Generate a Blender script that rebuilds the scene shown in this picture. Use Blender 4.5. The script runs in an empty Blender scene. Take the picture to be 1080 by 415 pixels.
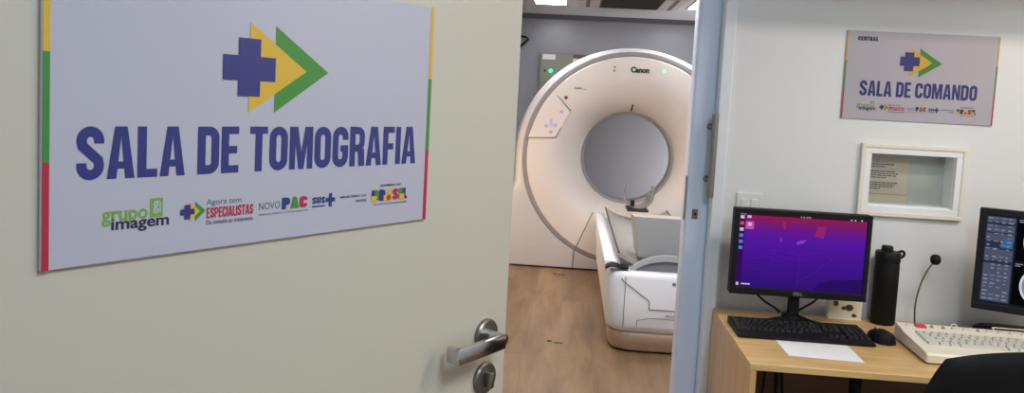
import bpy, bmesh, math, random
from mathutils import Matrix, Vector
PI = math.pi
random.seed(4)
SC = bpy.context.scene
COL = SC.collection

# ------------------------------------------------------------------ camera
cam_data = bpy.data.cameras.new('camera')
cam = bpy.data.objects.new('camera', cam_data); COL.objects.link(cam)
cam_data.sensor_width = 36.0
cam_data.lens = 815.0 / 1080.0 * 36.0
cam_data.shift_y = -(207.5 - 165.14) / 1080.0
cam_data.clip_start = 0.02
cam.matrix_world = Matrix(((0.9956, -0.0583, 0.0739, 0.0),
                           (0.0781, 0.0722, -0.9943, 0.0),
                           (0.0526, 0.9957, 0.0764, 1.42),
                           (0, 0, 0, 1)))
SC.camera = cam

# ------------------------------------------------------------------ view, world
SC.view_settings.view_transform = 'Standard'
SC.view_settings.look = 'None'
SC.view_settings.gamma = 1.0
SC.view_settings.use_curve_mapping = False
SC.view_settings.exposure = 0.0
SC.cycles.use_denoising = True
SC.cycles.max_bounces = 10
world = bpy.data.worlds.new('world'); SC.world = world
world.use_nodes = True
world.node_tree.nodes['Background'].inputs[0].default_value = (0.62, 0.70, 0.80, 1)
world.node_tree.nodes['Background'].inputs[1].default_value = 0.3


# ------------------------------------------------------------------ lights of the two rooms and added fills
def area(name, loc, target, sx, sy, power, colour):
    d = bpy.data.lights.new(name, 'AREA'); d.shape = 'RECTANGLE'; d.size = sx; d.size_y = sy
    d.energy = power; d.color = colour
    o = bpy.data.objects.new(name, d); COL.objects.link(o); o.location = loc
    o.rotation_euler = (Vector(target) - Vector(loc)).to_track_quat('-Z', 'Y').to_euler()
    return o

COOL = (0.86, 0.94, 1.0)
WARM = (1.0, 0.72, 0.46)
area('command_room_lamp', (1.5, 1.45, 2.26), (1.5, 1.45, 0), 1.0, 0.25, 18.5, (1.0, 0.89, 0.77))
area('command_room_lamp_near_door', (0.60, 0.25, 2.26), (0.60, 0.25, 0), 0.25, 1.0, 27.0, (0.70, 0.87, 1.0))
area('command_room_wall_lamp', (2.135, 1.27, 1.77), (0.0, 1.6, 1.5), 0.22, 0.16, 2.2, (1.0, 0.80, 0.60))
area('scanner_bore_fill', (1.85, 7.30, 0.70), (0.4, 7.70, 1.0), 0.5, 0.6, 34.0, (1.0, 0.97, 0.93))  # added fill hidden behind the gantry, brightens the wall seen through the bore
area('scanner_warm_fill', (-1.12, 5.7, 0.85), (0.2, 5.5, 0.5), 1.0, 1.0, 15.0, (1.0, 0.68, 0.40))  # added warm fill out of view, gives couch and gantry their peach side


# ------------------------------------------------------------------ materials
def srgb(r, g, b):
    def f(c):
        c /= 255.0
        return c / 12.92 if c <= 0.04045 else ((c + 0.055) / 1.055) ** 2.4
    return (f(r), f(g), f(b), 1.0)

def mat(name, rgb, rough=0.5, metal=0.0, spec=0.5, vary=0.04, scale=6.0, bump=0.0, bscale=200.0, coat=0.0):
    m = bpy.data.materials.new(name); m.use_nodes = True
    nt = m.node_tree; b = nt.nodes['Principled BSDF']
    b.inputs['Roughness'].default_value = rough
    b.inputs['Metallic'].default_value = metal
    b.inputs['Specular IOR Level'].default_value = spec
    b.inputs['Coat Weight'].default_value = coat
    tc = nt.nodes.new('ShaderNodeTexCoord')
    nz = nt.nodes.new('ShaderNodeTexNoise'); nz.inputs['Scale'].default_value = scale; nz.inputs['Detail'].default_value = 4
    nt.links.new(tc.outputs['Object'], nz.inputs['Vector'])
    mx = nt.nodes.new('ShaderNodeMix'); mx.data_type = 'RGBA'
    c = srgb(*rgb)
    mx.inputs[6].default_value = tuple(x * (1 - vary) for x in c[:3]) + (1,)
    mx.inputs[7].default_value = tuple(min(1, x * (1 + vary)) for x in c[:3]) + (1,)
    nt.links.new(nz.outputs['Fac'], mx.inputs[0])
    nt.links.new(mx.outputs[2], b.inputs['Base Color'])
    if bump:
        n2 = nt.nodes.new('ShaderNodeTexNoise'); n2.inputs['Scale'].default_value = bscale
        nt.links.new(tc.outputs['Object'], n2.inputs['Vector'])
        bp = nt.nodes.new('ShaderNodeBump'); bp.inputs['Strength'].default_value = bump; bp.inputs['Distance'].default_value = 0.002
        nt.links.new(n2.outputs['Fac'], bp.inputs['Height']); nt.links.new(bp.outputs['Normal'], b.inputs['Normal'])
    return m

def emit(name, rgb, strength):
    m = bpy.data.materials.new(name); m.use_nodes = True
    nt = m.node_tree; nt.nodes.clear()
    e = nt.nodes.new('ShaderNodeEmission'); e.inputs[0].default_value = srgb(*rgb); e.inputs[1].default_value = strength
    o = nt.nodes.new('ShaderNodeOutputMaterial'); nt.links.new(e.outputs[0], o.inputs[0])
    return m

def wood(name, dark, light, stretch, rough=0.4, planks=None, spec=0.4):
    m = bpy.data.materials.new(name); m.use_nodes = True
    nt = m.node_tree; b = nt.nodes['Principled BSDF']; b.inputs['Roughness'].default_value = rough
    b.inputs['Specular IOR Level'].default_value = spec
    tc = nt.nodes.new('ShaderNodeTexCoord'); mp = nt.nodes.new('ShaderNodeMapping')
    mp.inputs['Scale'].default_value = stretch
    nt.links.new(tc.outputs['Object'], mp.inputs['Vector'])
    n1 = nt.nodes.new('ShaderNodeTexNoise'); n1.inputs['Scale'].default_value = 1.0; n1.inputs['Detail'].default_value = 8; n1.inputs['Roughness'].default_value = 0.62
    n1.inputs['Distortion'].default_value = 0.5
    nt.links.new(mp.outputs[0], n1.inputs['Vector'])
    rp = nt.nodes.new('ShaderNodeValToRGB')
    rp.color_ramp.elements[0].position = 0.30; rp.color_ramp.elements[0].color = srgb(*dark)
    rp.color_ramp.elements[1].position = 0.70; rp.color_ramp.elements[1].color = srgb(*light)
    nt.links.new(n1.outputs['Fac'], rp.inputs[0])
    out = rp.outputs[0]
    if planks:
        pm = nt.nodes.new('ShaderNodeMapping'); pm.inputs['Rotation'].default_value = (0, 0, PI / 2)
        nt.links.new(tc.outputs['Object'], pm.inputs['Vector'])
        br = nt.nodes.new('ShaderNodeTexBrick'); br.inputs['Scale'].default_value = 1.0
        br.inputs['Brick Width'].default_value = planks[0]; br.inputs['Row Height'].default_value = planks[1]
        br.inputs['Mortar Size'].default_value = 0.0012; br.inputs['Bias'].default_value = 0.0
        br.inputs['Color1'].default_value = (0.80, 0.80, 0.80, 1); br.inputs['Color2'].default_value = (1, 1, 1, 1)
        br.inputs['Mortar'].default_value = (0.62, 0.60, 0.58, 1)
        nt.links.new(pm.outputs[0], br.inputs['Vector'])
        mx = nt.nodes.new('ShaderNodeMix'); mx.data_type = 'RGBA'; mx.blend_type = 'MULTIPLY'; mx.inputs[0].default_value = 1.0
        nt.links.new(out, mx.inputs[6]); nt.links.new(br.outputs['Color'], mx.inputs[7]); out = mx.outputs[2]
    nt.links.new(out, b.inputs['Base Color'])
    return m

def glass(name):
    m = bpy.data.materials.new(name); m.use_nodes = True
    nt = m.node_tree; nt.nodes.clear()
    t = nt.nodes.new('ShaderNodeBsdfTransparent'); t.inputs[0].default_value = (0.93, 0.95, 0.94, 1)
    g = nt.nodes.new('ShaderNodeBsdfGlossy'); g.inputs['Roughness'].default_value = 0.03
    fr = nt.nodes.new('ShaderNodeFresnel'); fr.inputs[0].default_value = 1.5
    mx = nt.nodes.new('ShaderNodeMixShader'); o = nt.nodes.new('ShaderNodeOutputMaterial')
    nt.links.new(fr.outputs[0], mx.inputs[0]); nt.links.new(t.outputs[0], mx.inputs[1]); nt.links.new(g.outputs[0], mx.inputs[2])
    nt.links.new(mx.outputs[0], o.inputs[0])
    return m

def screen_gradient(name):
    # desktop picture: crimson at the top edge, violet, deep indigo at the bottom
    m = bpy.data.materials.new(name); m.use_nodes = True
    nt = m.node_tree; nt.nodes.clear()
    tc = nt.nodes.new('ShaderNodeTexCoord'); sp = nt.nodes.new('ShaderNodeSeparateXYZ')
    nt.links.new(tc.outputs['Generated'], sp.inputs[0])
    rp = nt.nodes.new('ShaderNodeValToRGB'); cr = rp.color_ramp
    cr.elements[0].position = 0.0; cr.elements[0].color = srgb(52, 22, 120)
    cr.elements[1].position = 1.0; cr.elements[1].color = srgb(150, 36, 80)
    for p, c in ((0.35, (70, 22, 150)), (0.66, (88, 26, 168)), (0.80, (110, 28, 146)), (0.92, (140, 32, 98))):
        e = cr.elements.new(p); e.color = srgb(*c)
    nt.links.new(sp.outputs['Z'], rp.inputs[0])
    e = nt.nodes.new('ShaderNodeEmission'); e.inputs[1].default_value = 0.85
    nt.links.new(rp.outputs[0], e.inputs[0])
    o = nt.nodes.new('ShaderNodeOutputMaterial'); nt.links.new(e.outputs[0], o.inputs[0])
    return m

M = {}
M['wall'] = mat('glossy_white_wall_panel', (228, 230, 233), 0.30, spec=0.4, vary=0.015, scale=2.0)
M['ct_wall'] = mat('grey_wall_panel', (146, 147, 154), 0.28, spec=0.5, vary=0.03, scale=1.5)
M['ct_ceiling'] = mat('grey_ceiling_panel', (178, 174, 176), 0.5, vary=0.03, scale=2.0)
M['ceiling'] = mat('white_ceiling', (225, 225, 222), 0.6)
M['floor'] = wood('vinyl_plank_floor', (112, 86, 60), (152, 122, 89), (9, 1.6, 9), 0.38, planks=(1.2, 0.19))
M['door'] = mat('cream_door_laminate', (190, 182, 167), 0.42, vary=0.02, scale=2.5, bump=0.05, bscale=60)
M['leaf'] = mat('pale_blue_white_leaf', (216, 230, 252), 0.35, vary=0.02)
M['casing'] = mat('white_casing', (228, 234, 242), 0.35, vary=0.015)
M['trim_dark'] = mat('dark_cove_trim', (92, 90, 92), 0.5)
M['steel'] = mat('brushed_steel', (142, 140, 134), 0.45, metal=0.8, vary=0.08, scale=40)
M['chrome'] = mat('satin_chrome', (190, 190, 194), 0.16, metal=1.0, vary=0.05, scale=30)
M['dark_steel'] = mat('worn_dark_steel', (136, 132, 124), 0.40, metal=1.0, vary=0.15, scale=60)
M['black'] = mat('black_plastic', (20, 20, 22), 0.5, vary=0.1, spec=0.25)
M['black_matte'] = mat('black_matte_plastic', (17, 17, 19), 0.6, spec=0.25, vary=0.1, bump=0.1, bscale=500)
M['key_black'] = mat('black_keycap', (30, 30, 33), 0.45, vary=0.1)
M['sign_white'] = mat('sign_white_pvc', (176, 172, 184), 0.35, vary=0.008)
M['sign_edge'] = mat('sign_board_edge', (200, 200, 205), 0.5)
M['navy'] = mat('print_navy', (40, 44, 112), 0.4, vary=0.03)
M['yellow'] = mat('print_yellow', (206, 164, 48), 0.4, vary=0.02)
M['green'] = mat('print_green', (58, 128, 50), 0.4, vary=0.02)
M['red'] = mat('print_red', (172, 34, 56), 0.4, vary=0.02)
M['lime'] = mat('print_lime', (112, 154, 58), 0.4, vary=0.02)
M['ink'] = mat('print_dark_ink', (28, 30, 62), 0.4, vary=0.02)
M['grey_ink'] = mat('print_grey_ink', (92, 94, 112), 0.4, vary=0.02)
M['oak'] = wood('light_oak_laminate', (190, 152, 96), (222, 188, 132), (3, 30, 40), 0.35)
M['oak_side'] = wood('light_oak_laminate_upright', (186, 146, 94), (214, 178, 124), (40, 30, 2.2), 0.35)
M['oak_shaded'] = wood('shaded_brown_laminate', (104, 78, 62), (126, 96, 76), (3, 30, 30), 0.5)  # brown darkened for the shade under the desk
M['paper'] = mat('white_paper', (236, 238, 240), 0.7, vary=0.01)
M['cream_plastic'] = mat('cream_keyboard_plastic', (226, 220, 204), 0.45, vary=0.015)
M['cream_key'] = mat('pale_keycap', (204, 202, 194), 0.45, vary=0.02)
M['key_grey'] = mat('grey_keycap', (150, 150, 146), 0.45)
M['key_red'] = mat('red_keycap', (206, 62, 72), 0.45)
M['frame_cream'] = mat('cream_window_frame', (232, 229, 216), 0.4, vary=0.01)
M['frame_white'] = mat('white_window_frame', (238, 240, 244), 0.35, vary=0.01)
M['niche'] = mat('grey_beige_panel', (226, 226, 216), 0.5, vary=0.02)
M['notice_paper'] = mat('beige_notice_paper', (246, 230, 206), 0.7, vary=0.02)
M['shell'] = mat('scanner_white_shell', (222, 213, 204), 0.38, vary=0.01, spec=0.45)
M['shell_white'] = mat('scanner_outer_white', (200, 197, 195), 0.32, vary=0.01, spec=0.5)
M['couch_white'] = mat('couch_white_plastic', (236, 237, 239), 0.34, vary=0.01, spec=0.5)
M['shell_grey'] = mat('scanner_grey_band', (140, 136, 136), 0.45, vary=0.02)
M['rim_grey'] = mat('scanner_bore_rim', (150, 146, 142), 0.45, vary=0.02)
M['bore'] = mat('scanner_bore_lining', (176, 174, 176), 0.5, vary=0.02)
M['slit'] = mat('dark_slit', (40, 34, 32), 0.4)
M['seam'] = mat('grey_seam', (120, 108, 102), 0.6)
M['lilac'] = mat('lilac_button', (196, 180, 214), 0.4)
M['pale_button'] = mat('pale_button', (232, 216, 180), 0.4)
M['red_dot'] = mat('red_brown_button', (124, 42, 40), 0.4)
M['couch_skirt'] = mat('satin_beige_skirt', (206, 186, 164), 0.20, metal=0.8, vary=0.03)
M['pad_grey'] = mat('grey_pad_vinyl', (166, 160, 152), 0.55, vary=0.03, bump=0.05)
M['foam_grey'] = mat('grey_foam_cover', (158, 160, 158), 0.55, vary=0.02)
M['foam_side'] = mat('beige_grey_foam_side', (184, 176, 162), 0.55, vary=0.02)
M['hoop_grey'] = mat('light_grey_plastic', (164, 166, 165), 0.4, vary=0.02)
M['hoop_dark'] = mat('mid_grey_plastic', (112, 114, 116), 0.45, vary=0.02)
M['holder_grey'] = mat('grey_head_holder', (146, 142, 138), 0.5, vary=0.03)
M['cabinet_olive'] = mat('olive_grey_enamel', (124, 126, 112), 0.4, vary=0.02)
M['label_white'] = mat('white_label', (216, 214, 210), 0.5)
M['maroon'] = mat('maroon_label', (104, 52, 52), 0.5)
M['ac_white'] = mat('air_conditioner_white', (158, 152, 146), 0.45, vary=0.02)
M['ac_dark'] = mat('air_conditioner_dark', (66, 62, 56), 0.6, vary=0.05)
M['switch'] = mat('switch_plate_white', (224, 228, 226), 0.4, vary=0.01)
M['upholstery'] = mat('black_leatherette', (26, 26, 30), 0.42, vary=0.1, bump=0.15, bscale=300)
M['pink_spot'] = mat('brown_printed_spot', (70, 50, 52), 0.5)
M['led_panel'] = emit('ceiling_panel_light', (250, 250, 255), 25.0)
M['green_led'] = emit('green_led', (60, 240, 160), 2.2)
M['pale_led'] = emit('pale_green_led', (150, 245, 200), 1.6)
M['desktop'] = screen_gradient('desktop_screen')
M['scr_dark'] = emit('screen_dark', (26, 30, 40), 0.9)
M['scr_panel'] = emit('screen_panel_grey', (84, 90, 112), 0.8)
M['scr_panel2'] = emit('screen_panel_deep', (48, 54, 74), 0.8)
M['scr_text'] = emit('screen_text', (140, 148, 170), 0.8)
M['scr_blue'] = emit('screen_blue', (56, 108, 160), 0.8)
M['scr_bone'] = emit('screen_bone', (214, 220, 228), 0.9)
M['scr_brain'] = emit('screen_brain', (142, 150, 162), 0.8)
M['scr_black'] = emit('screen_black', (8, 9, 12), 0.9)
M['ic_white'] = emit('icon_white', (206, 196, 226), 0.9)
M['ic_red'] = emit('icon_red', (216, 84, 84), 0.9)
M['ic_blue'] = emit('icon_blue', (92, 132, 224), 0.9)
M['ic_pink'] = emit('icon_pink', (196, 86, 176), 0.9)
M['ic_bar'] = emit('menu_bar', (70, 18, 52), 0.8)
M['ic_dock'] = emit('dock_strip', (56, 18, 90), 0.85)
M['ic_line'] = emit('desktop_line_art', (98, 38, 168), 0.85)
M['ic_glint'] = emit('desktop_glint', (150, 60, 200), 0.9)
M['ic_poly'] = emit('desktop_facet', (158, 40, 110), 0.85)
M['ic_shade'] = emit('desktop_dune', (44, 18, 102), 0.85)
M['glass'] = glass('window_glass')


# ------------------------------------------------------------------ mesh building
class MB:
    def __init__(self):
        self.v = []; self.f = []; self.m = []; self.cur = 0
    def add(self, vs, fs, T=None):
        n = len(self.v)
        for p in vs:
            p = Vector(p)
            if T is not None: p = T @ p
            self.v.append(p)
        for f in fs:
            self.f.append([i + n for i in f]); self.m.append(self.cur)
        return self
    def use(self, i): self.cur = i; return self
    def box(self, x0, x1, y0, y1, z0, z1, bev=0.0, seg=2, T=None):
        if bev <= 0:
            vs = [(x, y, z) for x in (x0, x1) for y in (y0, y1) for z in (z0, z1)]
            return self.add(vs, [(0, 1, 3, 2), (4, 6, 7, 5), (0, 4, 5, 1), (2, 3, 7, 6), (0, 2, 6, 4), (1, 5, 7, 3)], T)
        b = bmesh.new(); bmesh.ops.create_cube(b, size=1.0)
        for v in b.verts:
            v.co = Vector(((x0 + x1) / 2 + v.co.x * (x1 - x0), (y0 + y1) / 2 + v.co.y * (y1 - y0), (z0 + z1) / 2 + v.co.z * (z1 - z0)))
        bmesh.ops.bevel(b, geom=list(b.edges), offset=bev, segments=seg, profile=0.5, affect='EDGES')
        b.verts.index_update()
        self.add([v.co.copy() for v in b.verts], [[v.index for v in f.verts] for f in b.faces], T)
        b.free(); return self
    def prism(self, poly, a0, a1, axis='z', T=None, inset=0.0, lip=0.0):
        """extrude a 2D polygon along an axis (x: poly is y,z; y: x,z; z: x,y)"""
        def mk(p, a):
            return {'z': (p[0], p[1], a), 'y': (p[0], a, p[1]), 'x': (a, p[0], p[1])}[axis]
        n = len(poly)
        rings = [(a0, poly), (a1, poly)]
        if lip:
            c0 = sum(p[0] for p in poly) / n; c1 = sum(p[1] for p in poly) / n
            def shr(p):
                d = math.hypot(p[0] - c0, p[1] - c1) or 1
                k = max(0, (d - inset) / d); return (c0 + (p[0] - c0) * k, c1 + (p[1] - c1) * k)
            ip = [shr(p) for p in poly]; s = 1 if a1 > a0 else -1
            rings = [(a0, ip), (a0 + s * lip, poly), (a1 - s * lip, poly), (a1, ip)]
        vs = []; fs = []
        for a, pl in rings: vs += [mk(p, a) for p in pl]
        for k in range(len(rings) - 1):
            for i in range(n):
                j = (i + 1) % n
                fs.append((k * n + i, k * n + j, (k + 1) * n + j, (k + 1) * n + i))
        fs.append(tuple(range(n))[::-1]); fs.append(tuple(range((len(rings) - 1) * n, len(rings) * n)))
        return self.add(vs, fs, T)
    def lathe(self, prof, n=48, axis='z', T=None, cap0=False, cap1=False):
        """prof: (radius, height) pairs around the axis"""
        vs = []; fs = []
        for r, h in prof:
            for i in range(n):
                a = 2 * PI * i / n
                c, s = r * math.cos(a), r * math.sin(a)
                vs.append({'z': (c, s, h), 'y': (c, h, s), 'x': (h, c, s)}[axis])
        for k in range(len(prof) - 1):
            for i in range(n):
                j = (i + 1) % n
                fs.append((k * n + i, k * n + j, (k + 1) * n + j, (k + 1) * n + i))
        if cap0: fs.append(tuple(range(n)))
        if cap1: fs.append(tuple(range((len(prof) - 1) * n, len(prof) * n)))
        return self.add(vs, fs, T)
    def cyl(self, r, h0, h1, axis='z', n=24, bev=0.0, T=None):
        if bev: return self.lathe([(r - bev, h0), (r, h0 + bev), (r, h1 - bev), (r - bev, h1)], n, axis, T, True, True)
        return self.lathe([(r, h0), (r, h1)], n, axis, T, True, True)
    def tube(self, pts, r, n=8, T=None):
        pts = [Vector(p) for p in pts]; vs = []; fs = []
        m = len(pts); rr = r if isinstance(r, (list, tuple)) else [r] * m
        up = None
        for k in range(m):
            t = (pts[min(k + 1, m - 1)] - pts[max(k - 1, 0)]).normalized()
            if up is None: up = t.orthogonal().normalized()
            u = (up - t * up.dot(t)).normalized(); w = t.cross(u); up = u
            for i in range(n):
                a = 2 * PI * i / n
                vs.append(pts[k] + (u * math.cos(a) + w * math.sin(a)) * rr[k])
        for k in range(m - 1):
            for i in range(n):
                j = (i + 1) % n
                fs.append((k * n + i, k * n + j, (k + 1) * n + j, (k + 1) * n + i))
        fs.append(tuple(range(n))); fs.append(tuple(range((m - 1) * n, m * n)))
        return self.add(vs, fs, T)
    def grid(self, rows, T=None, closed=False):
        n = len(rows[0]); vs = [p for r in rows for p in r]; fs = []
        for k in range(len(rows) - 1):
            for i in range(n if closed else n - 1):
                j = (i + 1) % n
                fs.append((k * n + i, k * n + j, (k + 1) * n + j, (k + 1) * n + i))
        return self.add(vs, fs, T)
    def flat(self, poly, y, ox=0, oz=0, sx=1, sz=1):
        """a printed polygon (x, z) on the plane y"""
        return self.add([(ox + p[0] * sx, y, oz + p[1] * sz) for p in poly], [tuple(range(len(poly)))])
    def build(self, name, material, parent=None, smooth=None, loc=None, rot=None):
        me = bpy.data.meshes.new(name)
        me.from_pydata([tuple(p) for p in self.v], [], self.f)
        mats = material if isinstance(material, (list, tuple)) else [material]
        for q in mats: me.materials.append(q)
        if len(mats) > 1: me.polygons.foreach_set('material_index', self.m)
        b = bmesh.new(); b.from_mesh(me)
        bmesh.ops.recalc_face_normals(b, faces=b.faces); b.to_mesh(me); b.free()
        if smooth is not None:
            me.polygons.foreach_set('use_smooth', [True] * len(me.polygons))
            me.set_sharp_from_angle(angle=math.radians(smooth))
        me.update()
        o = bpy.data.objects.new(name, me); COL.objects.link(o)
        if parent is not None: o.parent = parent
        if loc: o.location = loc
        if rot: o.rotation_euler = rot
        return o

def tag(o, label, cat, group=None):
    o['label'] = label; o['category'] = cat
    if group: o['group'] = group
    return o
def thing(name, label, cat, loc=(0, 0, 0), rz=0.0, group=None):
    o = bpy.data.objects.new(name, None); COL.objects.link(o)
    o.empty_display_size = 0.05; o.location = loc; o.rotation_euler = (0, 0, rz)
    return tag(o, label, cat, group)
def struct(o, label=None, cat=None):
    o['kind'] = 'structure'
    if label: o['label'] = label
    if cat: o['category'] = cat
    return o
def dup(root, loc, label=None, group=None):
    r = root.copy(); COL.objects.link(r); r.location = loc
    if label: r['label'] = label
    if group: r['group'] = group
    for ch in list(root.children):
        c = ch.copy(); COL.objects.link(c); c.parent = r
        for g in list(ch.children):
            d = g.copy(); COL.objects.link(d); d.parent = c
    return r

def rrect(x0, x1, y0, y1, r, n=6):
    rs = r if isinstance(r, (list, tuple)) else [r] * 4       # bl, br, tr, tl
    out = []
    for (cx, cy, a, q) in ((x0 + rs[0], y0 + rs[0], PI, rs[0]), (x1 - rs[1], y0 + rs[1], 1.5 * PI, rs[1]),
                           (x1 - rs[2], y1 - rs[2], 0, rs[2]), (x0 + rs[3], y1 - rs[3], 0.5 * PI, rs[3])):
        for i in range(n + 1):
            t = a + 0.5 * PI * i / n
            out.append((cx + q * math.cos(t), cy + q * math.sin(t)))
    return out
def circ(cx, cy, rx, ry=None, n=32):
    ry = rx if ry is None else ry
    return [(cx + rx * math.cos(2 * PI * i / n), cy + ry * math.sin(2 * PI * i / n)) for i in range(n)]
def smoothpath(pts, n=8):
    pts = [Vector(p) for p in pts]; out = []
    P = [pts[0]] + pts + [pts[-1]]
    for k in range(1, len(P) - 2):
        for i in range(n):
            t = i / n; a, b, c, d = P[k - 1], P[k], P[k + 1], P[k + 2]
            out.append(0.5 * ((2 * b) + (c - a) * t + (2 * a - 5 * b + 4 * c - d) * t * t + (3 * b - a - 3 * c + d) * t ** 3))
    out.append(pts[-1]); return out


# ------------------------------------------------------------------ lettering
def ribbon(pts, w, closed=False):
    n = len(pts); L = []; R = []
    for i in range(n):
        if closed: a, b, c = pts[i - 1], pts[i], pts[(i + 1) % n]
        else: a, b, c = pts[max(i - 1, 0)], pts[i], pts[min(i + 1, n - 1)]
        d0 = (b[0] - a[0], b[1] - a[1]); d1 = (c[0] - b[0], c[1] - b[1])
        l0 = math.hypot(*d0); l1 = math.hypot(*d1)
        if l0 < 1e-9: d0, l0 = d1, l1
        if l1 < 1e-9: d1, l1 = d0, l0
        n0 = (-d0[1] / l0, d0[0] / l0); n1 = (-d1[1] / l1, d1[0] / l1)
        m = (n0[0] + n1[0], n0[1] + n1[1]); q = m[0] ** 2 + m[1] ** 2
        k = min(2.0 / max(q, 1e-6), 2.0) * 0.5 * w
        L.append((b[0] + m[0] * k, b[1] + m[1] * k)); R.append((b[0] - m[0] * k, b[1] - m[1] * k))
    out = []
    for i in range(n if closed else n - 1):
        j = (i + 1) % n
        out.append([L[i], R[i], R[j], L[j]])
    return out
def arc(cx, cy, r, a0, a1, n=7):
    return [(cx + r * math.cos(math.radians(a0 + (a1 - a0) * i / n)), cy + r * math.sin(math.radians(a0 + (a1 - a0) * i / n))) for i in range(n + 1)]
def glyph(ch, t=0.19):
    h = t / 2
    def rect(x0, x1, y0, y1): return [[(x0, y0), (x1, y0), (x1, y1), (x0, y1)]]
    if ch == ' ': return [], 0.18
    if ch == 'I': return rect(0, t, 0, 1), t
    if ch == 'L': return rect(0, t, 0, 1) + rect(t, 0.42, 0, t * .86), 0.42
    if ch == 'T': return rect(0, 0.48, 1 - t * .86, 1) + rect(0.24 - h, 0.24 + h, 0, 1 - t * .86), 0.48
    if ch == 'E': return rect(0, t, 0, 1) + rect(t, 0.44, 0, t * .86) + rect(t, 0.44, 1 - t * .86, 1) + rect(t, 0.40, 0.5 - h * .86, 0.5 + h * .86), 0.44
    if ch == 'F': return rect(0, t, 0, 1) + rect(t, 0.43, 1 - t * .86, 1) + rect(t, 0.39, 0.48 - h * .86, 0.48 + h * .86), 0.43
    if ch in 'OCGSDRUPB':
        w = 0.52; L, R, b, tp = h, w - h, h, 1 - h; r = (R - L) / 2; cx = w / 2
        if ch == 'O': return ribbon(arc(cx, tp - r, r, 0, 180, 12) + arc(cx, b + r, r, 180, 360, 12), t, True), w
        if ch == 'U': return ribbon([(L, 1), (L, b + r)] + arc(cx, b + r, r, 180, 360, 12) + [(R, 1)], t), w
        if ch == 'C': return ribbon([(R, 0.64)] + arc(cx, tp - r, r, 0, 180, 12) + arc(cx, b + r, r, 180, 360, 12) + [(R, 0.36)], t), w
        if ch == 'G': return ribbon([(R, 0.67)] + arc(cx, tp - r, r, 0, 180, 12) + arc(cx, b + r, r, 180, 360, 12) + [(R, 0.54)], t) + rect(cx, R + h, 0.38, 0.54), w
        if ch == 'S': return ribbon([(R, 0.68)] + arc(cx, tp - r, r, 0, 180, 12) + [(L, 0.71), (L + .02, 0.63), (cx, 0.5), (R - .02, 0.37), (R, 0.29)] + arc(cx, b + r, r, 0, -180, 12) + [(L, 0.32)], t), w
        q = r * 0.9
        if ch == 'D': return ribbon([(L, b), (L, tp)] + arc(R - q, tp - q, q, 90, 0) + arc(R - q, b + q, q, 0, -90), t, True), w
        if ch in 'RP':
            y = 0.46
            s = rect(0, t, 0, 1) + ribbon([(t, tp)] + arc(R - q, tp - q, q, 90, 0) + arc(R - q, y + q, q, 0, -90) + [(t, y)], t * .95)
            if ch == 'R': s += [[(R - h - .01, 0), (w + .01, 0), (R + h - .02, 0.44), (R - h - .06, 0.44)]]
            return s, w
        if ch == 'B':
            return rect(0, t, 0, 1) + ribbon([(t, tp)] + arc(R - q, tp - q, q, 90, 0) + arc(R - q, .52 + q * .8, q * .8, 0, -90) + [(t, .52)], t * .9) + \
                   ribbon([(t, .5)] + arc(R - q, .5 - q, q, 90, 0) + arc(R - q, b + q, q, 0, -90) + [(t, b)], t * .9), w
    if ch == 'A':
        w = 0.56; c = w / 2
        return [[(0, 0), (t, 0), (c, 0.80), (c, 1), (c - .125, 1)], [(w, 0), (c + .125, 1), (c, 1), (c, 0.80), (w - t, 0)]] + rect(0.12, w - 0.12, 0.19, 0.33), w
    if ch == 'M':
        w = 0.70; c = w / 2
        return rect(0, t * .9, 0, 1) + rect(w - t * .9, w, 0, 1) + [[(.10, 1), (.24, 1), (c, .42), (c, 0), (c - .075, 0)], [(w - .10, 1), (c + .075, 0), (c, 0), (c, .42), (w - .24, 1)]], w
    if ch == 'N':
        w = 0.54
        return rect(0, t * .9, 0, 1) + rect(w - t * .9, w, 0, 1) + [[(.04, 1), (.19, 1), (w - .04, 0), (w - .19, 0)]], w
    return rect(0, 0.4, 0, 1), 0.4
def bebas(mb, text, x0, x1, z0, z1, y, t=0.19, gap=0.055, mats=None, lean=0.0):
    adv = []; x = 0
    for ch in text:
        g, w = glyph(ch, t); adv.append((x, g)); x += w + gap
    x -= gap; sx = (x1 - x0) / x; sz = z1 - z0
    for k, (ox, g) in enumerate(adv):
        if mats: mb.use(mats[k])
        for i, poly in enumerate(g):
            mb.flat([((ox + p[0]) * sx + lean * p[1] * sz, p[1] * sz) for p in poly], y - .00002 * (i % 8), x0, z0)
    return mb
def font(mb, text, x0, x1, z0, z1, y, bold=0.0, shear=0.0, height_of='all'):
    """set a line in the plain sans face, fitted to the box; flat print on plane y"""
    cu = bpy.data.curves.new('lettering', 'FONT'); cu.body = text; cu.size = 1.0; cu.offset = bold; cu.shear = shear
    cu.resolution_u = 3
    o = bpy.data.objects.new('lettering', cu); COL.objects.link(o)
    bpy.context.view_layer.update()
    dg = bpy.context.evaluated_depsgraph_get()
    me = bpy.data.meshes.new_from_object(o.evaluated_get(dg))
    vs = [v.co.copy() for v in me.vertices]; fs = [tuple(p.vertices) for p in me.polygons]
    bpy.data.objects.remove(o); bpy.data.curves.remove(cu); bpy.data.meshes.remove(me)
    ax, bx = min(v.x for v in vs), max(v.x for v in vs); ay, by = min(v.y for v in vs), max(v.y for v in vs)
    return mb.add([(x0 + (v.x - ax) / (bx - ax) * (x1 - x0), y, z0 + (v.y - ay) / (by - ay) * (z1 - z0)) for v in vs], fs)


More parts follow.
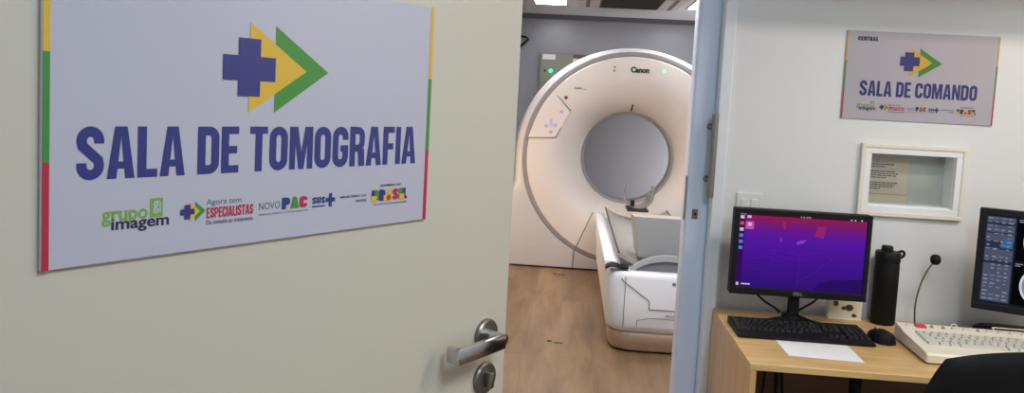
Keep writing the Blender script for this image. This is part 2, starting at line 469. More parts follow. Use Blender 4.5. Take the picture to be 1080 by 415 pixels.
# ================================================================== SETTING
ROOM_L, ROOM_R, ROOM_B, WALL_Y = -0.68, 2.15, -1.5, 2.62       # command room
CT_Y0, CT_L, CT_R, CT_Y1, CT_H = 2.74, -1.2, 2.15, 7.70, 2.25    # scanner room
struct(MB().box(-1.32, 2.27, -1.62, 7.82, -0.10, 0.0).build('floor', M['floor']), 'brown wood plank vinyl floor', 'floor')
struct(MB().box(ROOM_L - .1, ROOM_R + .12, ROOM_B - .1, 2.74, 2.30, 2.40).build('ceiling', M['ceiling']), 'white ceiling of the command room', 'ceiling')
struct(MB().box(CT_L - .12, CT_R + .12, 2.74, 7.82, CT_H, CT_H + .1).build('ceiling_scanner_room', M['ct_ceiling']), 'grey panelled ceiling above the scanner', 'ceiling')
struct(MB().box(ROOM_L - .1, ROOM_L, ROOM_B, WALL_Y, 0, 2.30).build('wall_left', M['wall']), 'white wall beside the open door', 'wall')
struct(MB().box(ROOM_R, ROOM_R + .12, ROOM_B, WALL_Y, 0, 2.30).build('wall_right', M['wall']), 'white wall at the desk end', 'wall')
struct(MB().box(ROOM_L - .1, ROOM_R + .12, ROOM_B - .1, ROOM_B, 0, 2.30).build('wall_rear', M['wall']), 'white wall behind the viewer', 'wall')
# wall between the rooms: doorway, pocket for the sliding leaf, viewing window
wf = MB()
NX0, NX1, NZ0, NZ1 = 0.980, 1.2595, 1.124, 1.306
wf.box(ROOM_L, -0.58, WALL_Y, CT_Y0, 0, 2.30)
wf.box(-0.58, 0.52, WALL_Y, CT_Y0, 2.10, 2.30)
wf.box(0.52, NX0, WALL_Y, WALL_Y + .035, 0, 2.30)
wf.box(NX1, ROOM_R, WALL_Y, WALL_Y + .035, 0, 2.30)
wf.box(NX0, NX1, WALL_Y, WALL_Y + .035, 0, NZ0)
wf.box(NX0, NX1, WALL_Y, WALL_Y + .035, NZ1, 2.30)
struct(wf.build('wall_front', M['wall']), 'glossy white wall carrying the command room sign', 'wall')
wb = MB()
wb.box(0.52, ROOM_R, 2.715, CT_Y0, 0, 2.30)
struct(wb.build('wall_pocket', M['casing']), 'inner skin of the sliding door pocket', 'wall')
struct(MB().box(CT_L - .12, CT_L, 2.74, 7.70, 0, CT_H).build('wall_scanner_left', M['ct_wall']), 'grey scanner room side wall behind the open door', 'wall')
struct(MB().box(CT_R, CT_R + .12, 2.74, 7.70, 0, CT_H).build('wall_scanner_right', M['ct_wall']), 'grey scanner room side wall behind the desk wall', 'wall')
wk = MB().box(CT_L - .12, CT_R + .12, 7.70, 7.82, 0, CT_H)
for sx in (-0.95, 1.35): wk.box(sx - .004, sx + .004, 7.697, 7.70, 0, CT_H)
struct(wk.build('wall_scanner_back', M['ct_wall']), 'blue-grey back wall of the scanner room', 'wall')
struct(MB().box(0.66, ROOM_R, 2.27, WALL_Y, 1.86, 2.30, 0.004).build('shade_box', M['ceiling']), 'white box added out of view to shade the top of the sign wall', 'trim')  # unseen box, added to cast the dark band on the sign wall
struct(MB().box(CT_L, CT_R, 7.655, 7.70, CT_H - .045, CT_H).build('trim_1', M['trim_dark']), 'dark cove strip between grey wall and ceiling', 'trim')
# white casing strip beside the sliding leaf, frame on the far side
cs = MB().box(0.481, 0.519, 2.600, 2.655, 0, 2.12, 0.004)
cs.box(-0.62, 0.519, 2.600, 2.62, 2.10, 2.16, 0.004)
struct(cs.build('trim_2', M['casing']), 'bright white casing strip between sliding leaf and wall', 'trim')
struct(MB().box(0.414, 0.519, 2.715, 2.80, 0, 2.12, 0.004).build('trim_3', M['casing']), 'white door jamb post facing the scanner room', 'trim')

# ------------------------------------------------ sliding leaf
leaf = struct(MB().box(0.406, 0.965, 2.662, 2.708, 0.008, 2.09, 0.012, 3).build('door_2', M['leaf']), 'pale blue-white sliding door leaf with vertical steel pull bar', 'door')
ph = MB().cyl(0.0110, 1.122, 1.402, 'z', 20, 0.002, Matrix.Translation((0.474, 2.602, 0))).build('pull_bar', M['steel'], leaf, 40)
ph['label'] = 'vertical brushed steel pull bar'
for z in (1.178, 1.356):
    MB().lathe([(0.011, 2.662), (0.011, 2.655), (0.006, 2.650), (0.006, 2.606)], 16, 'y', Matrix.Translation((0.468, 0, z)), True, True).build('bar_mount', M['dark_steel'], ph, 40)
lk = MB().box(0.4285, 0.4475, 2.6585, 2.6625, 1.038, 1.072, 0.0015).build('lock_plate', M['dark_steel'], leaf)
lk['label'] = 'small dark square lock plate'
MB().cyl(0.004, 2.6565, 2.659, 'y', 12, 0, Matrix.Translation((0.438, 0, 1.055))).build('lock_cylinder', M['black'], lk)
MB().box(0.4035, 0.4065, 2.668, 2.700, 1.03, 1.182, 0.001).build('edge_pull', M['dark_steel'], leaf)['label'] = 'dark recessed edge pull'

# ------------------------------------------------ big hinged door
DOOR_W, DOOR_RZ = 0.95, math.radians(57.635)
door = MB().box(0, DOOR_W, 0, 0.040, 0.008, 2.09, 0.0025).build('door_1', M['door'], None, None, (-0.6049, 0.5699, 0), (0, 0, DOOR_RZ))
struct(door, 'big open cream door carrying the tomography sign', 'door')
def dx(s): return DOOR_W + s
h = MB()
rose = MB().lathe([(0.0285, 0), (0.0285, -0.006), (0.026, -0.009), (0.0, -0.010)], 40, 'y', Matrix.Translation((dx(-.062), 0, 1.003)), True).build('handle_rosette', M['dark_steel'], door, 35)
lv = MB().lathe([(0.0115, -0.008), (0.0105, -0.020), (0.0105, -0.044)], 20, 'y', Matrix.Translation((dx(-.062), 0, 1.003)), True, True)
lv.box(dx(-.184), dx(-.058), -0.046, -0.035, 0.9870, 1.0140, 0.003)
lv.box(dx(-.184), dx(-.172), -0.044, -0.018, 0.9870, 1.0140, 0.003)
lev = lv.build('door_lever', M['chrome'], door, 35); lev['label'] = 'satin chrome flat lever handle'
lr = MB().lathe([(0.0285, 0), (0.0285, -0.005), (0.026, -0.008), (0.0, -0.009)], 40, 'y', Matrix.Translation((dx(-.060), 0, 0.925)), True).build('lock_rosette', M['dark_steel'], door, 35)
MB().box(dx(-.0655), dx(-.0545), -0.022, -0.008, 0.910, 0.938, 0.003).build('thumb_turn', M['dark_steel'], lr, 35)
for z in (0.25, 1.05, 1.85):
    MB().cyl(0.007, z - .05, z + .05, 'z', 16, 0, Matrix.Translation((-0.006, 0.0, 0))).build('hinge', M['steel'], door, 40)

# ================================================================== SIGNS
def tri(x0, x1, z0, z1, zm): return [(x0, z0), (x1, zm), (x0, z1)]
def plus(x0, x1, z0, z1, ax0, ax1, az0, az1):
    return [[(ax0, z0), (ax1, z0), (ax1, z1), (ax0, z1)], [(x0, az0), (ax0, az0), (ax0, az1), (x0, az1)], [(ax1, az0), (x1, az0), (x1, az1), (ax1, az1)]]
def make_sign(root, W, H, title, tx, tz, emblem, S, lx, lz, parent_rot=None):
    """board, stripes, emblem, title and the row of partner logos; S scales the logo row, lx, lz map it"""
    MB().box(0, W, -0.0050, 0, 0, H, 0.0008, 1).build('board', M['sign_white'], root)
    y = -0.0054
    sw_ = 0.0066 if W > .5 else 0.0042
    for xa, xb in ((0.0012, 0.0012 + sw_), (W - 0.0012 - sw_, W - 0.0012)):
        for k, c in enumerate(('red', 'green', 'yellow')):
            MB().box(xa, xb, -0.0056, -0.0046, H * k / 3, H * (k + 1) / 3).build('edge_stripe', M[c], root)['label'] = c + ' edge stripe'
    e = emblem
    MB().flat(tri(e['g'][0], e['g'][1], e['g'][2], e['g'][3], e['g'][4]), y).build('arrow', M['green'], root)['label'] = 'green arrow of the emblem'
    MB().flat(tri(e['y'][0], e['y'][1], e['y'][2], e['y'][3], e['y'][4]), y - .0003).build('arrow', M['yellow'], root)['label'] = 'yellow arrow of the emblem'
    p = MB()
    for q in plus(*e['c']): p.flat(q, y - .0006)
    p.build('plus_emblem', M['navy'], root)['label'] = 'navy plus of the emblem'
    bebas(MB(), title, tx[0], tx[1], tz[0], tz[1], y).build('title_lettering', M['navy'], root)['label'] = 'navy capitals ' + title
    X = lambda u: lx(u); Z = lambda v: lz(v)
    # grupo imagem
    g = MB()
    g.use(0); font(g, 'grupo', X(.0586), X(.1075), Z(.0385), Z(.0545), y, 0.022)
    g.use(1); font(g, 'imagem', X(.0683), X(.1318), Z(.0300), Z(.0462), y, 0.022)
    g.use(0); g.flat([(X(.1100), Z(.0440)), (X(.1245), Z(.0440)), (X(.1245), Z(.0648)), (X(.1100), Z(.0648))], y)
    g.use(2); font(g, 'g', X(.1130), X(.1200), Z(.0475), Z(.0620), y - .0003, 0.03); g.flat([(X(.1205), Z(.049)), (X(.1220), Z(.049)), (X(.1220), Z(.061)), (X(.1205), Z(.061))], y - .0003)
    g.build('group_logo', [M['lime'], M['ink'], M['sign_white']], root)
    # agora tem especialistas
    a = MB()
    a.use(1); a.flat(tri(X(.1630), X(.1760), Z(.0345), Z(.0575), Z(.0462)), y)
    a.use(2); a.flat(tri(X(.1560), X(.1690), Z(.0345), Z(.0575), Z(.0462)), y - .0003)
    a.use(0)
    for q in plus(X(.1451), X(.1620), Z(.0380), Z(.0545), X(.1500), X(.1570), Z(.0430), Z(.0495)): a.flat(q, y - .0006)
    a.use(3); font(a, 'Agora tem', X(.1770), X(.2230), Z(.0500), Z(.0590), y, 0.0)
    a.use(4); bebas(a, 'ESPECIALISTAS', X(.1775), X(.2400), Z(.0365), Z(.0490), y)
    a.use(3); font(a, 'Da consulta ao tratamento', X(.1775), X(.2400), Z(.0290), Z(.0342), y, 0.02)
    a.build('specialists_logo', [M['navy'], M['green'], M['yellow'], M['grey_ink'], M['red']], root)
    n = MB()
    n.use(0); font(n, 'NOVO', X(.2481), X(.2790), Z(.0400), Z(.0490), y)
    bebas(n, 'PAC', X(.2816), X(.3215), Z(.0380), Z(.0530), y, 0.27, 0.02, [1, 2, 3])
    n.use(0); font(n, 'DESENVOLVIMENTO E SUSTENTABILIDADE', X(.2484), X(.3235), Z(.0330), Z(.0352), y)
    n.build('programme_logo', [M['grey_ink'], M['navy'], M['green'], M['red']], root)
    s = MB()
    bebas(s, 'SUS', X(.3294), X(.3510), Z(.0410), Z(.0500), y, 0.22)
    s.flat([(X(.3294), Z(.0365)), (X(.3510), Z(.0365)), (X(.3510), Z(.0385)), (X(.3294), Z(.0385))], y)
    for q in plus(X(.3520), X(.3680), Z(.0355), Z(.0538), X(.3570), X(.3628), Z(.0420), Z(.0478)): s.flat(q, y)
    s.build('health_logo', M['navy'], root)
    t = MB()
    font(t, 'MINISTÉRIO DA', X(.3774), X(.4250), Z(.0450), Z(.0488), y, 0.015)
    font(t, 'SAÚDE', X(.4049), X(.4250), Z(.0378), Z(.0420), y, 0.02)
    t.build('ministry_lettering', M['ink'], root)
    b = MB()
    b.use(0); font(b, 'GOVERNO DO', X(.4507), X(.4925), Z(.0565), Z(.0600), y, 0.03)
    bebas(b, 'BRASIL', X(.4360), X(.5060), Z(.0360), Z(.0525), y, 0.30, 0.0, [1, 2, 3, 4, 1, 2])
    b.use(3)
    for xx in (.4345, .4580, .4900): b.flat([(X(xx), Z(.0355)), (X(xx + .010), Z(.0355)), (X(xx + .010), Z(.0440)), (X(xx), Z(.0440))], y - .0003)
    b.use(2); b.flat([(X(.4345), Z(.0440)), (X(.4405), Z(.0440)), (X(.4405), Z(.0520)), (X(.4345), Z(.0520))], y - .0003)
    b.use(4); b.flat(circ(X(.4680), Z(.0400), .0042 * S, n=20), y - .0005)
    b.use(0); font(b, 'DO LADO DO POVO BRASILEIRO', X(.4392), X(.5063), Z(.0300), Z(.0326), y, 0.0)
    b.build('country_logo', [M['ink'], M['green'], M['navy'], M['yellow'], M['red']], root)

big = thing('door_sign', 'large white sign reading SALA DE TOMOGRAFIA on the open cream door', 'sign')
big.rotation_euler = (0, 0, DOOR_RZ)
D1 = Vector((math.cos(DOOR_RZ), math.sin(DOOR_RZ), 0)); DN = Vector((math.sin(DOOR_RZ), -math.cos(DOOR_RZ), 0))
p = Vector((-0.6049, 0.5699, 0)) + D1 * (DOOR_W - 0.7818) + DN * 0.0002
big.location = (p.x, p.y, 1.2245)
make_sign(big, 0.550, 0.3243, 'SALA DE TOMOGRAFIA', (0.0330, 0.5205), (0.0885, 0.1435),
          dict(g=(.2658, .3490, .1605, .2672, .2145), y=(.2294, .3135, .1602, .2680, .2140), c=(.1940, .2662, .1798, .2490, .2142, .2445, .1985, .2280)),
          1.0, lambda u: u, lambda v: v)
small = thing('wall_sign', 'smaller white sign reading SALA DE COMANDO on the white wall', 'sign', (0.8774, 2.6198, 1.4084))
make_sign(small, 0.479, 0.2865, 'SALA DE COMANDO', (.0530, .4220), (.0775, .1270),
          dict(g=(.2335, .3055, .1445, .2380, .1910), y=(.2050, .2745, .1445, .2395, .1920), c=(.1730, .2345, .1630, .2240, .1870, .2160, .1800, .2095)),
          0.87, lambda u: 0.048 + (u - .0586) * 0.840, lambda v: 0.010 + (v - .0116) * 0.95)
bebas(MB(), 'CENTRAL', .0352, .0995, .2555, .2690, -0.0054, 0.25, 0.04).build('corner_lettering', M['ink'], small)['label'] = 'small dark word in the top corner'

# ================================================================== VIEWING WINDOW + SWITCH
win = MB()
def frame_ring(mb, x0, x1, z0, z1, t, y0, y1):
    mb.box(x0, x1, y0, y1, z1 - t, z1, 0.002); mb.box(x0, x1, y0, y1, z0, z0 + t, 0.002)
    mb.box(x0, x0 + t, y0, y1, z0 + t, z1 - t, 0.002); mb.box(x1 - t, x1, y0, y1, z0 + t, z1 - t, 0.002)
frame_ring(win, 0.9525, 1.2870, 1.0940, 1.3325, 0.014, 2.602, 2.62)
w1 = struct(win.build('window_1', M['frame_cream']), 'small framed viewing window with cream surround above the desk', 'window')
ir = MB(); frame_ring(ir, 0.9660, 1.2735, 1.1075, 1.3190, 0.0200, 2.606, 2.621)
ir.build('inner_frame', M['frame_white'], w1)
rv = MB(); frame_ring(rv, 0.9790, 1.2605, 1.1230, 1.3070, 0.008, 2.6205, 2.6900)
rv.build('reveal', M['frame_white'], w1)
MB().box(0.9815, 1.258, 2.688, 2.692, 1.125, 1.305).build('back_panel', M['niche'], w1)
MB().add([(0.987, 2.682, 1.131), (1.2525, 2.682, 1.131), (1.2525, 2.682, 1.299), (0.987, 2.682, 1.299)], [(0, 1, 2, 3)]).build('pane', M['glass'], w1)
nt_ = thing('paper_notice', 'beige printed notice sheet behind the glass of the small viewing window', 'paper', (0.988, 2.6870, 1.1325))
MB().box(0, 0.150, -0.0006, 0, 0, 0.155).build('sheet', M['notice_paper'], nt_)
tx = MB()
for k, (zz, ww) in enumerate(((.116, .105), (.108, .075), (.092, .110), (.085, .118), (.078, .112), (.071, .080), (.054, .118), (.047, .110), (.040, .105), (.033, .062))):
    x = 0.010; zz += .010
    while x < ww:
        l = random.uniform(.006, .016); tx.flat([(x, zz), (min(x + l, ww), zz), (min(x + l, ww), zz + .0036), (x, zz + .0036)], -0.0009); x += l + .002
for zz in (.125, .090, .055): tx.flat(circ(.0045, zz + .001, .0022, .007, 12), -.0009)
tx.build('printed_text', M['grey_ink'], nt_)
MB().box(0, 0.150, -0.0009, -0.0005, 0.026, 0.0285).build('rule_line', M['oak'], nt_)['label'] = 'tan rule line under the text'
sw = thing('wall_switch', 'white switch plate on the wall just above the purple screen', 'switch', (0.606, 2.62, 1.102))
MB().box(-0.042, 0.042, -0.008, 0, -0.042, 0.042, 0.003).build('plate', M['switch'], sw)
for sx in (-0.016, 0.016): MB().box(sx - .012, sx + .012, -0.0115, -0.007, -0.022, 0.022, 0.002).build('rocker', M['switch'], sw)

# ================================================================== DESK
DX0, DX1, DY0, DY1, DZ = 0.509, 2.05, 2.044, 2.600, 0.750
desk = thing('desk', 'light oak laminate desk holding the screens and keyboards', 'desk', ((DX0 + DX1) / 2, (DY0 + DY1) / 2, 0))
cxd, cyd = (DX0 + DX1) / 2, (DY0 + DY1) / 2
Td = Matrix.Translation((-cxd, -cyd, 0))
MB().box(DX0, DX1, DY0, DY1, DZ - .018, DZ, 0.001, 1, Td).build('top', M['oak'], desk)
MB().box(DX0, DX0 + .018, DY0 + .0005, DY1, 0, DZ - .018, 0.001, 1, Td).build('side_panel', M['oak_side'], desk)
MB().box(DX1 - .018, DX1, DY0 + .0005, DY1, 0, DZ - .018, 0.001, 1, Td).build('side_panel', M['oak_side'], desk)
MB().box(DX0 + .018, DX1 - .018, DY1 - .19, DY1 - .174, 0.15, DZ - .018, 0, 1, Td).build('modesty_panel', M['oak_shaded'], desk)
MB().box(0.803, 0.823, DY0 + .06, DY0 + .10, 0, DZ - .018, 0.002, 1, Td).build('support_leg', M['black'], desk)['label'] = 'black steel support leg'

# ================================================================== MONITOR WITH PURPLE DESKTOP
mon = thing('monitor', 'black monitor showing a purple and crimson desktop, on a forked stand', 'monitor', (0.741, 2.47, DZ + .0005))
X0, X1, Z0, Z1 = -0.2110, 0.2110, 0.0862, 0.3600
SX0, SX1, SZ0, SZ1 = -0.1950, 0.1960, 0.1100, 0.3450
hs = MB(); hs.prism(rrect(X0, X1, Z0, Z1, .006), -0.0005, 0.026, 'y')
hs.box(-0.15, 0.15, 0.026, 0.044, 0.12, 0.30, 0.008)
hs.build('housing', M['black_matte'], mon)
bz = MB()
bz.box(X0, X1, -0.010, 0.0, SZ1, Z1, 0.002); bz.box(X0, X1, -0.010, 0.0, Z0, SZ0, 0.002)
bz.box(X0, SX0, -0.010, 0.0, SZ0, SZ1, 0.002); bz.box(SX1, X1, -0.010, 0.0, SZ0, SZ1, 0.002)
bzo = bz.build('bezel', M['black'], mon)
font(MB(), 'DELL', -.013, .015, .0935, .1035, -0.0104, 0.02).build('maker_lettering', M['key_grey'], bzo)
scr = MB().box(SX0, SX1, -0.004, -0.001, SZ0, SZ1).build('screen', M['desktop'], mon)
scr['label'] = 'lit screen with a crimson to indigo desktop'
yy = -0.0044
def sp(u, v): return (SX0 + u * (SX1 - SX0), SZ0 + (1 - v) * (SZ1 - SZ0))     # u right, v down
def quad(mb, u0, u1, v0, v1, y=yy):
    a, b = sp(u0, v1), sp(u1, v0); return mb.flat([(a[0], a[1]), (b[0], a[1]), (b[0], b[1]), (a[0], b[1])], y)
quad(MB(), 0, 1, 0, 0.025).build('menu_bar', M['ic_bar'], scr)
quad(MB(), 0, 0.045, 0.025, 1).build('dock', M['ic_dock'], scr)
bar = MB(); tray = MB(); clk = MB(); font(bar, 'Activities', *[sp(.006, 0)[0], sp(.05, 0)[0]], *[sp(0, .022)[1], sp(0, .004)[1]], yy - .0002)
font(clk, '12:25', sp(.48, 0)[0], sp(.56, 0)[0], sp(0, .022)[1], sp(0, .003)[1], yy - .0002)
for u in (.87, .90, .95): quad(tray, u, u + .012, .004, .021, yy - .0002)
bar.build('menu_lettering', M['ic_white'], scr); clk.build('clock_lettering', M['ic_white'], scr); tray.build('tray_lettering', M['ic_white'], scr)
for k, c in enumerate(('ic_white', 'ic_red', 'ic_white', 'ic_blue', 'ic_blue', 'ic_blue')):
    quad(MB(), .008, .038, .035 + .083 * k, .078 + .083 * k, yy - .0003).build('dock_icon', M[c], scr)
for q4 in ((.062, .092, .03, .065), (.008, .028, .945, .985), (.05, .12, .955, .972)): quad(MB(), *q4, yy - .0003).build('desktop_icon', M['ic_white'], scr)
quad(MB(), .052, .118, .11, .215).build('selected_icon', M['ic_pink'], scr)
quad(MB(), .072, .098, .125, .17, yy - .0003).build('desktop_icon', M['ic_white'], scr)
la = MB()
def strk(pts, w=.0009):
    P = [sp(*q) for q in pts]
    for q in ribbon(P, w): la.flat(q, yy)
strk([(.06, .45), (.2, .50), (.33, .48), (.50, .53), (.66, .47), (.75, .56), (.62, .75), (.5, .88)])
strk([(.08, .62), (.24, .58), (.36, .62), (.5, .53), (.49, .95)])
strk([(.28, .55), (.34, .40), (.37, .28), (.36, .10)]); strk([(.62, .43), (.70, .36), (.72, .16)]); strk([(.3, .6), (.25, .72), (.12, .76)])
strk([(.47, .34), (.42, .45), (.44, .52)]); strk([(.10, .52), (.30, .53), (.45, .60), (.58, .58)])
la.build('line_art', M['ic_line'], scr)
MB().flat([sp(.46, .355), sp(.49, .33), (sp(.54, .315)), sp(.515, .365), sp(.47, .385)], yy - .0002).build('line_art', M['ic_glint'], scr)
MB().flat([sp(.335, .30), sp(.345, .30), sp(.342, .36), sp(.333, .36)], yy - .0002).build('line_art', M['ic_glint'], scr)
MB().flat([sp(.62, .13), sp(.69, .12), sp(.67, .28), sp(.60, .26)], yy - .0001).build('line_art', M['ic_poly'], scr)
MB().flat([sp(.345, .08), sp(.37, .09), sp(.37, .19), sp(.35, .19)], yy - .0001).build('line_art', M['ic_poly'], scr)
MB().flat([sp(.62, .999), sp(.66, .90), sp(.74, .845), sp(.9, .815), sp(.999, .805), sp(.999, .999)], yy - .0001).build('line_art', M['ic_shade'], scr)
st = MB()
st.prism([(-.0165, 0.012), (.0165, 0.012), (.0145, 0.12), (-.0145, 0.12)], 0.016, 0.034, 'y')
st.build('stand_neck', M['black'], mon)
fb = MB()
for sx in (-1, 1):
    fb.grid([[(sx * .012 - .015 * 0, 0.045, .0), (sx * .012, 0.045, .014), (sx * .012, -0.0, .030), (sx * .012, 0.0, .0)],
             [(sx * .06, 0.020, .0), (sx * .06, 0.020, .011), (sx * .055, -0.025, .018), (sx * .05, -0.025, .0)],
             [(sx * .125, -0.015, .0), (sx * .125, -0.015, .006), (sx * .118, -0.045, .008), (sx * .115, -0.045, .0)]], closed=True)
fb.box(-.026, .026, 0.0, 0.060, 0.0, 0.022, 0.005)
fb.build('stand_foot', M['black'], mon, 40)

def cable(label, pts, r, group, loc):
    o = MB().tube([Vector(q) - Vector(loc) for q in smoothpath(pts, 6)], r, 8).build('cable', M['black'], None, 60)
    o.location = loc; tag(o, label, 'cable', group); return o
cable('black cable drooping behind the left half of the purple screen', [(0.630, 2.555, 0.93), (0.628, 2.56, .84), (0.660, 2.56, .800), (0.705, 2.57, .772), (0.722, 2.585, .757), (0.730, 2.6, .7545)], .0036, 'monitor cables', (0.63, 2.555, .754))
cable('black cable drooping behind the right half of the purple screen', [(0.850, 2.555, 0.93), (0.852, 2.56, .845), (0.828, 2.565, .805), (0.790, 2.57, .775), (0.770, 2.58, .757), (0.762, 2.6, .7545)], .0036, 'monitor cables', (0.85, 2.555, .754))
for k, (xx, dz, lab) in enumerate(((0.640, 0, 'thin black cable hanging under the desk nearest its oak side panel'), (0.676, .1, 'middle of three black cables hanging under the desk'), (0.692, .05, 'black cable hanging under the desk closest to the black support leg'))):
    cable(lab, [(xx, 2.398, .725), (xx + .003, 2.396, .6), (xx - .006 + .012 * k, 2.397, .45), (xx + .004, 2.395, .25), (xx + .02 + .03 * k, 2.33, .03), (xx + .06 + .02 * k, 2.25, .006 + .0001 * k)], .003 + .0012 * (k > 0), 'cables under the desk', (xx, 2.4, 0))

# ================================================================== BLACK KEYBOARD
kb = thing('keyboard', 'black computer keyboard lying in front of the purple screen', 'keyboard', (0.7215, 2.352, DZ + .0006))
KW, KD = 0.197, 0.079
bd = MB(); bd.add([(x, y, z) for (x, y, z) in ((-KW, -KD, .002), (KW, -KD, .002), (KW, KD, .002), (-KW, KD, .002), (-KW, -KD, .009), (KW, -KD, .009), (KW, KD, .021), (-KW, KD, .021))],
                 [(0, 3, 2, 1), (4, 5, 6, 7), (0, 1, 5, 4), (1, 2, 6, 5), (2, 3, 7, 6), (3, 0, 4, 7)])
for sx in (-.17, .17): bd.box(sx - .015, sx + .015, .045, .06, -.0005, .004); bd.box(sx - .015, sx + .015, -.07, -.06, -.0005, .003)
bd.build('body', M['black_matte'], kb)
def keycap(w, d):
    mb = MB(); a, b = w / 2, d / 2; t = .0018
    mb.add([(-a, -b, 0), (a, -b, 0), (a, b, 0), (-a, b, 0), (-a + t, -b + t, .0065), (a - t, -b + t, .0065), (a - t, b - t * .6, .0065), (-a + t, b - t * .6, .0065)],
           [(0, 3, 2, 1), (4, 5, 6, 7), (0, 1, 5, 4), (1, 2, 6, 5), (2, 3, 7, 6), (3, 0, 4, 7)])
    return mb
mesh_cache = {}
def place_key(parent, x, y, z, w, d, mname, tilt):
    k = (round(w, 4), round(d, 4), mname)
    if k in mesh_cache:
        o = bpy.data.objects.new('key', mesh_cache[k]); COL.objects.link(o); o.parent = parent; o.location = (x, y, z)
    else:
        o = keycap(w, d).build('key', M[mname], parent); mesh_cache[k] = o.data; o.location = (x, y, z)
    o.rotation_euler = (tilt, 0, 0); return o
slope = math.atan2(.012, 2 * KD)
def kz(y): return .009 + (y + KD) / (2 * KD) * .012 + .0002
p_ = .01685
rows = [(0.063, [1, 0.6, 1, 1, 1, 1, .4, 1, 1, 1, 1, .4, 1, 1, 1, 1]), (0.040, [1] * 13 + [2.0]), (0.0225, [1.5] + [1] * 12 + [1.5]),
        (0.005, [1.75] + [1] * 11 + [2.25]), (-0.0125, [2.25] + [1] * 10 + [2.75]), (-0.030, [1.5, 1.25, 1.5, 5.5, 1.5, 1.25, 2.5])]
nk = 0
for ri, (ry, ws) in enumerate(rows):
    x = -KW + .010
    ry2 = ry - .012
    for w in ws:
        if ri == 0 and w < 1: x += w * p_; continue
        if nk < 82:
            place_key(kb, x + w * p_ / 2, ry2, kz(ry2), w * p_ - .0016, .0150, 'key_black', slope); nk += 1
        x += w * p_
    x0 = -KW + .010 + 15.3 * p_
    if ri in (1, 2, 5):
        for c in range(3): place_key(kb, x0 + (c + .5) * p_, ry2, kz(ry2), p_ - .0016, .0150, 'key_black', slope); nk += 1
    x0 = -KW + .010 + 18.65 * p_
    if ri >= 1:
        for c in range(4):
            if nk < 100: place_key(kb, x0 + (c + .5) * p_, ry2, kz(ry2), p_ - .0016, .0150, 'key_black', slope); nk += 1
MB().box(-.165, -.155, -.0745, -.0665, .0093, .0100).build('keyboard_badge', M['key_grey'], kb, rot=(slope, 0, 0))['label'] = 'tiny silver badge'

# paper
sheet = MB()
sheet.add([(.634, 2.285, 0), (.838, 2.273, 0), (.8335, 2.124, 0), (.6345, 2.1365, 0)], [(0, 1, 2, 3)], Matrix.Translation((-.735, -2.2, 0)))
sheet.add([(.634, 2.285, -.0003), (.838, 2.273, -.0003), (.8335, 2.124, -.0003), (.6345, 2.1365, -.0003)], [(3, 2, 1, 0)], Matrix.Translation((-.735, -2.2, 0)))
so = sheet.build('paper_sheet', M['paper']); so.location = (.735, 2.2, DZ + .0004)
tag(so, 'blank white paper sheet lying on the oak desk before the black keyboard', 'paper')

# mouse
ms = thing('computer_mouse', 'black computer mouse beside the black keyboard', 'mouse', (0.962, 2.352, DZ + .0004), math.radians(8))
def mouse_rows(x0, x1, lift=0.0):
    R = []
    for i in range(13):
        v = -1 + 2 * i / 12; row = []
        for j in range(13):
            u = x0 + (x1 - x0) * j / 12
            hw = .031 * (1 - .16 * v * v - .05 * v) * math.sqrt(max(0, 1 - abs(v) ** 6))
            z = .034 * (max(0, 1 - (v + .2) ** 2 / 1.5)) ** .5 * (max(0, 1 - (abs(u) ** 3.2))) ** .5
            row.append((u * hw, v * .052, max(z, 0) + lift))
        R.append(row)
    return R
mb_ = MB(); mb_.grid(mouse_rows(-1, 1)); mb_.build('body', M['black'], ms, 60)
for a, b in ((-.86, -.06), (.06, .86)):
    rr_ = [r for r in mouse_rows(a, b, .0008)][7:12]
    MB().grid(rr_).build('mouse_button', M['key_black'], ms, 60)
MB().cyl(.009, -.003, .003, 'x', 16, .001, Matrix.Translation((0, .028, .0245))).build('scroll_wheel', M['key_grey'], ms)

# small printed box behind the screen
bx = thing('small_box', 'small cream printed box against the wall under the purple screen', 'box', (0.929, 2.578, DZ + .0004))
MB().box(-.053, .053, -.012, .018, 0, .060, .001).build('carton', M['cream_plastic'], bx)
pr_ = MB()
pr_.flat(circ(.012, .040, .013, .011), -.0124); pr_.flat(circ(-.006, .038, .007, .006), -.0124); pr_.flat(circ(.028, .015, .007, .006), -.0124)
pr_.flat([(-.038, .044), (-.024, .044), (-.024, .060), (-.038, .060)], -.0124); pr_.flat(circ(.034, .014, .004, .004), -.0126)
pr_.build('printed_pattern', M['pink_spot'], bx)
MB().box(-.053, .053, -.0122, -.0118, 0, .004).build('box_edge_band', M['notice_paper'], bx)

# bottle
bt = thing('water_bottle', 'tall matte black bottle standing between the purple screen and microphone', 'bottle', (1.0445, 2.556, DZ + .0004))
MB().lathe([(.0, 0), (.0345, 0), (.0375, .004), (.0375, .185), (.0365, .200), (.035, .212)], 40, 'z', None, False, True).build('body', M['black_matte'], bt, 40)
cp = MB().lathe([(.0365, .204), (.0385, .208), (.0385, .232), (.036, .237), (.012, .239)], 40, 'z', None, True, True).build('cap', M['black'], bt, 40)
MB().lathe([(.0175, .238), (.0175, .251), (.016, .255), (.0, .256)], 28, 'z', Matrix.Translation((-.004, 0, 0)), True).build('spout_lid', M['black'], cp, 40)
MB().tube(smoothpath([(.030, 0, .236), (.044, 0, .240), (.050, 0, .232), (.046, 0, .222), (.037, 0, .218)], 6), .0042, 10).build('carry_loop', M['black'], cp, 60)

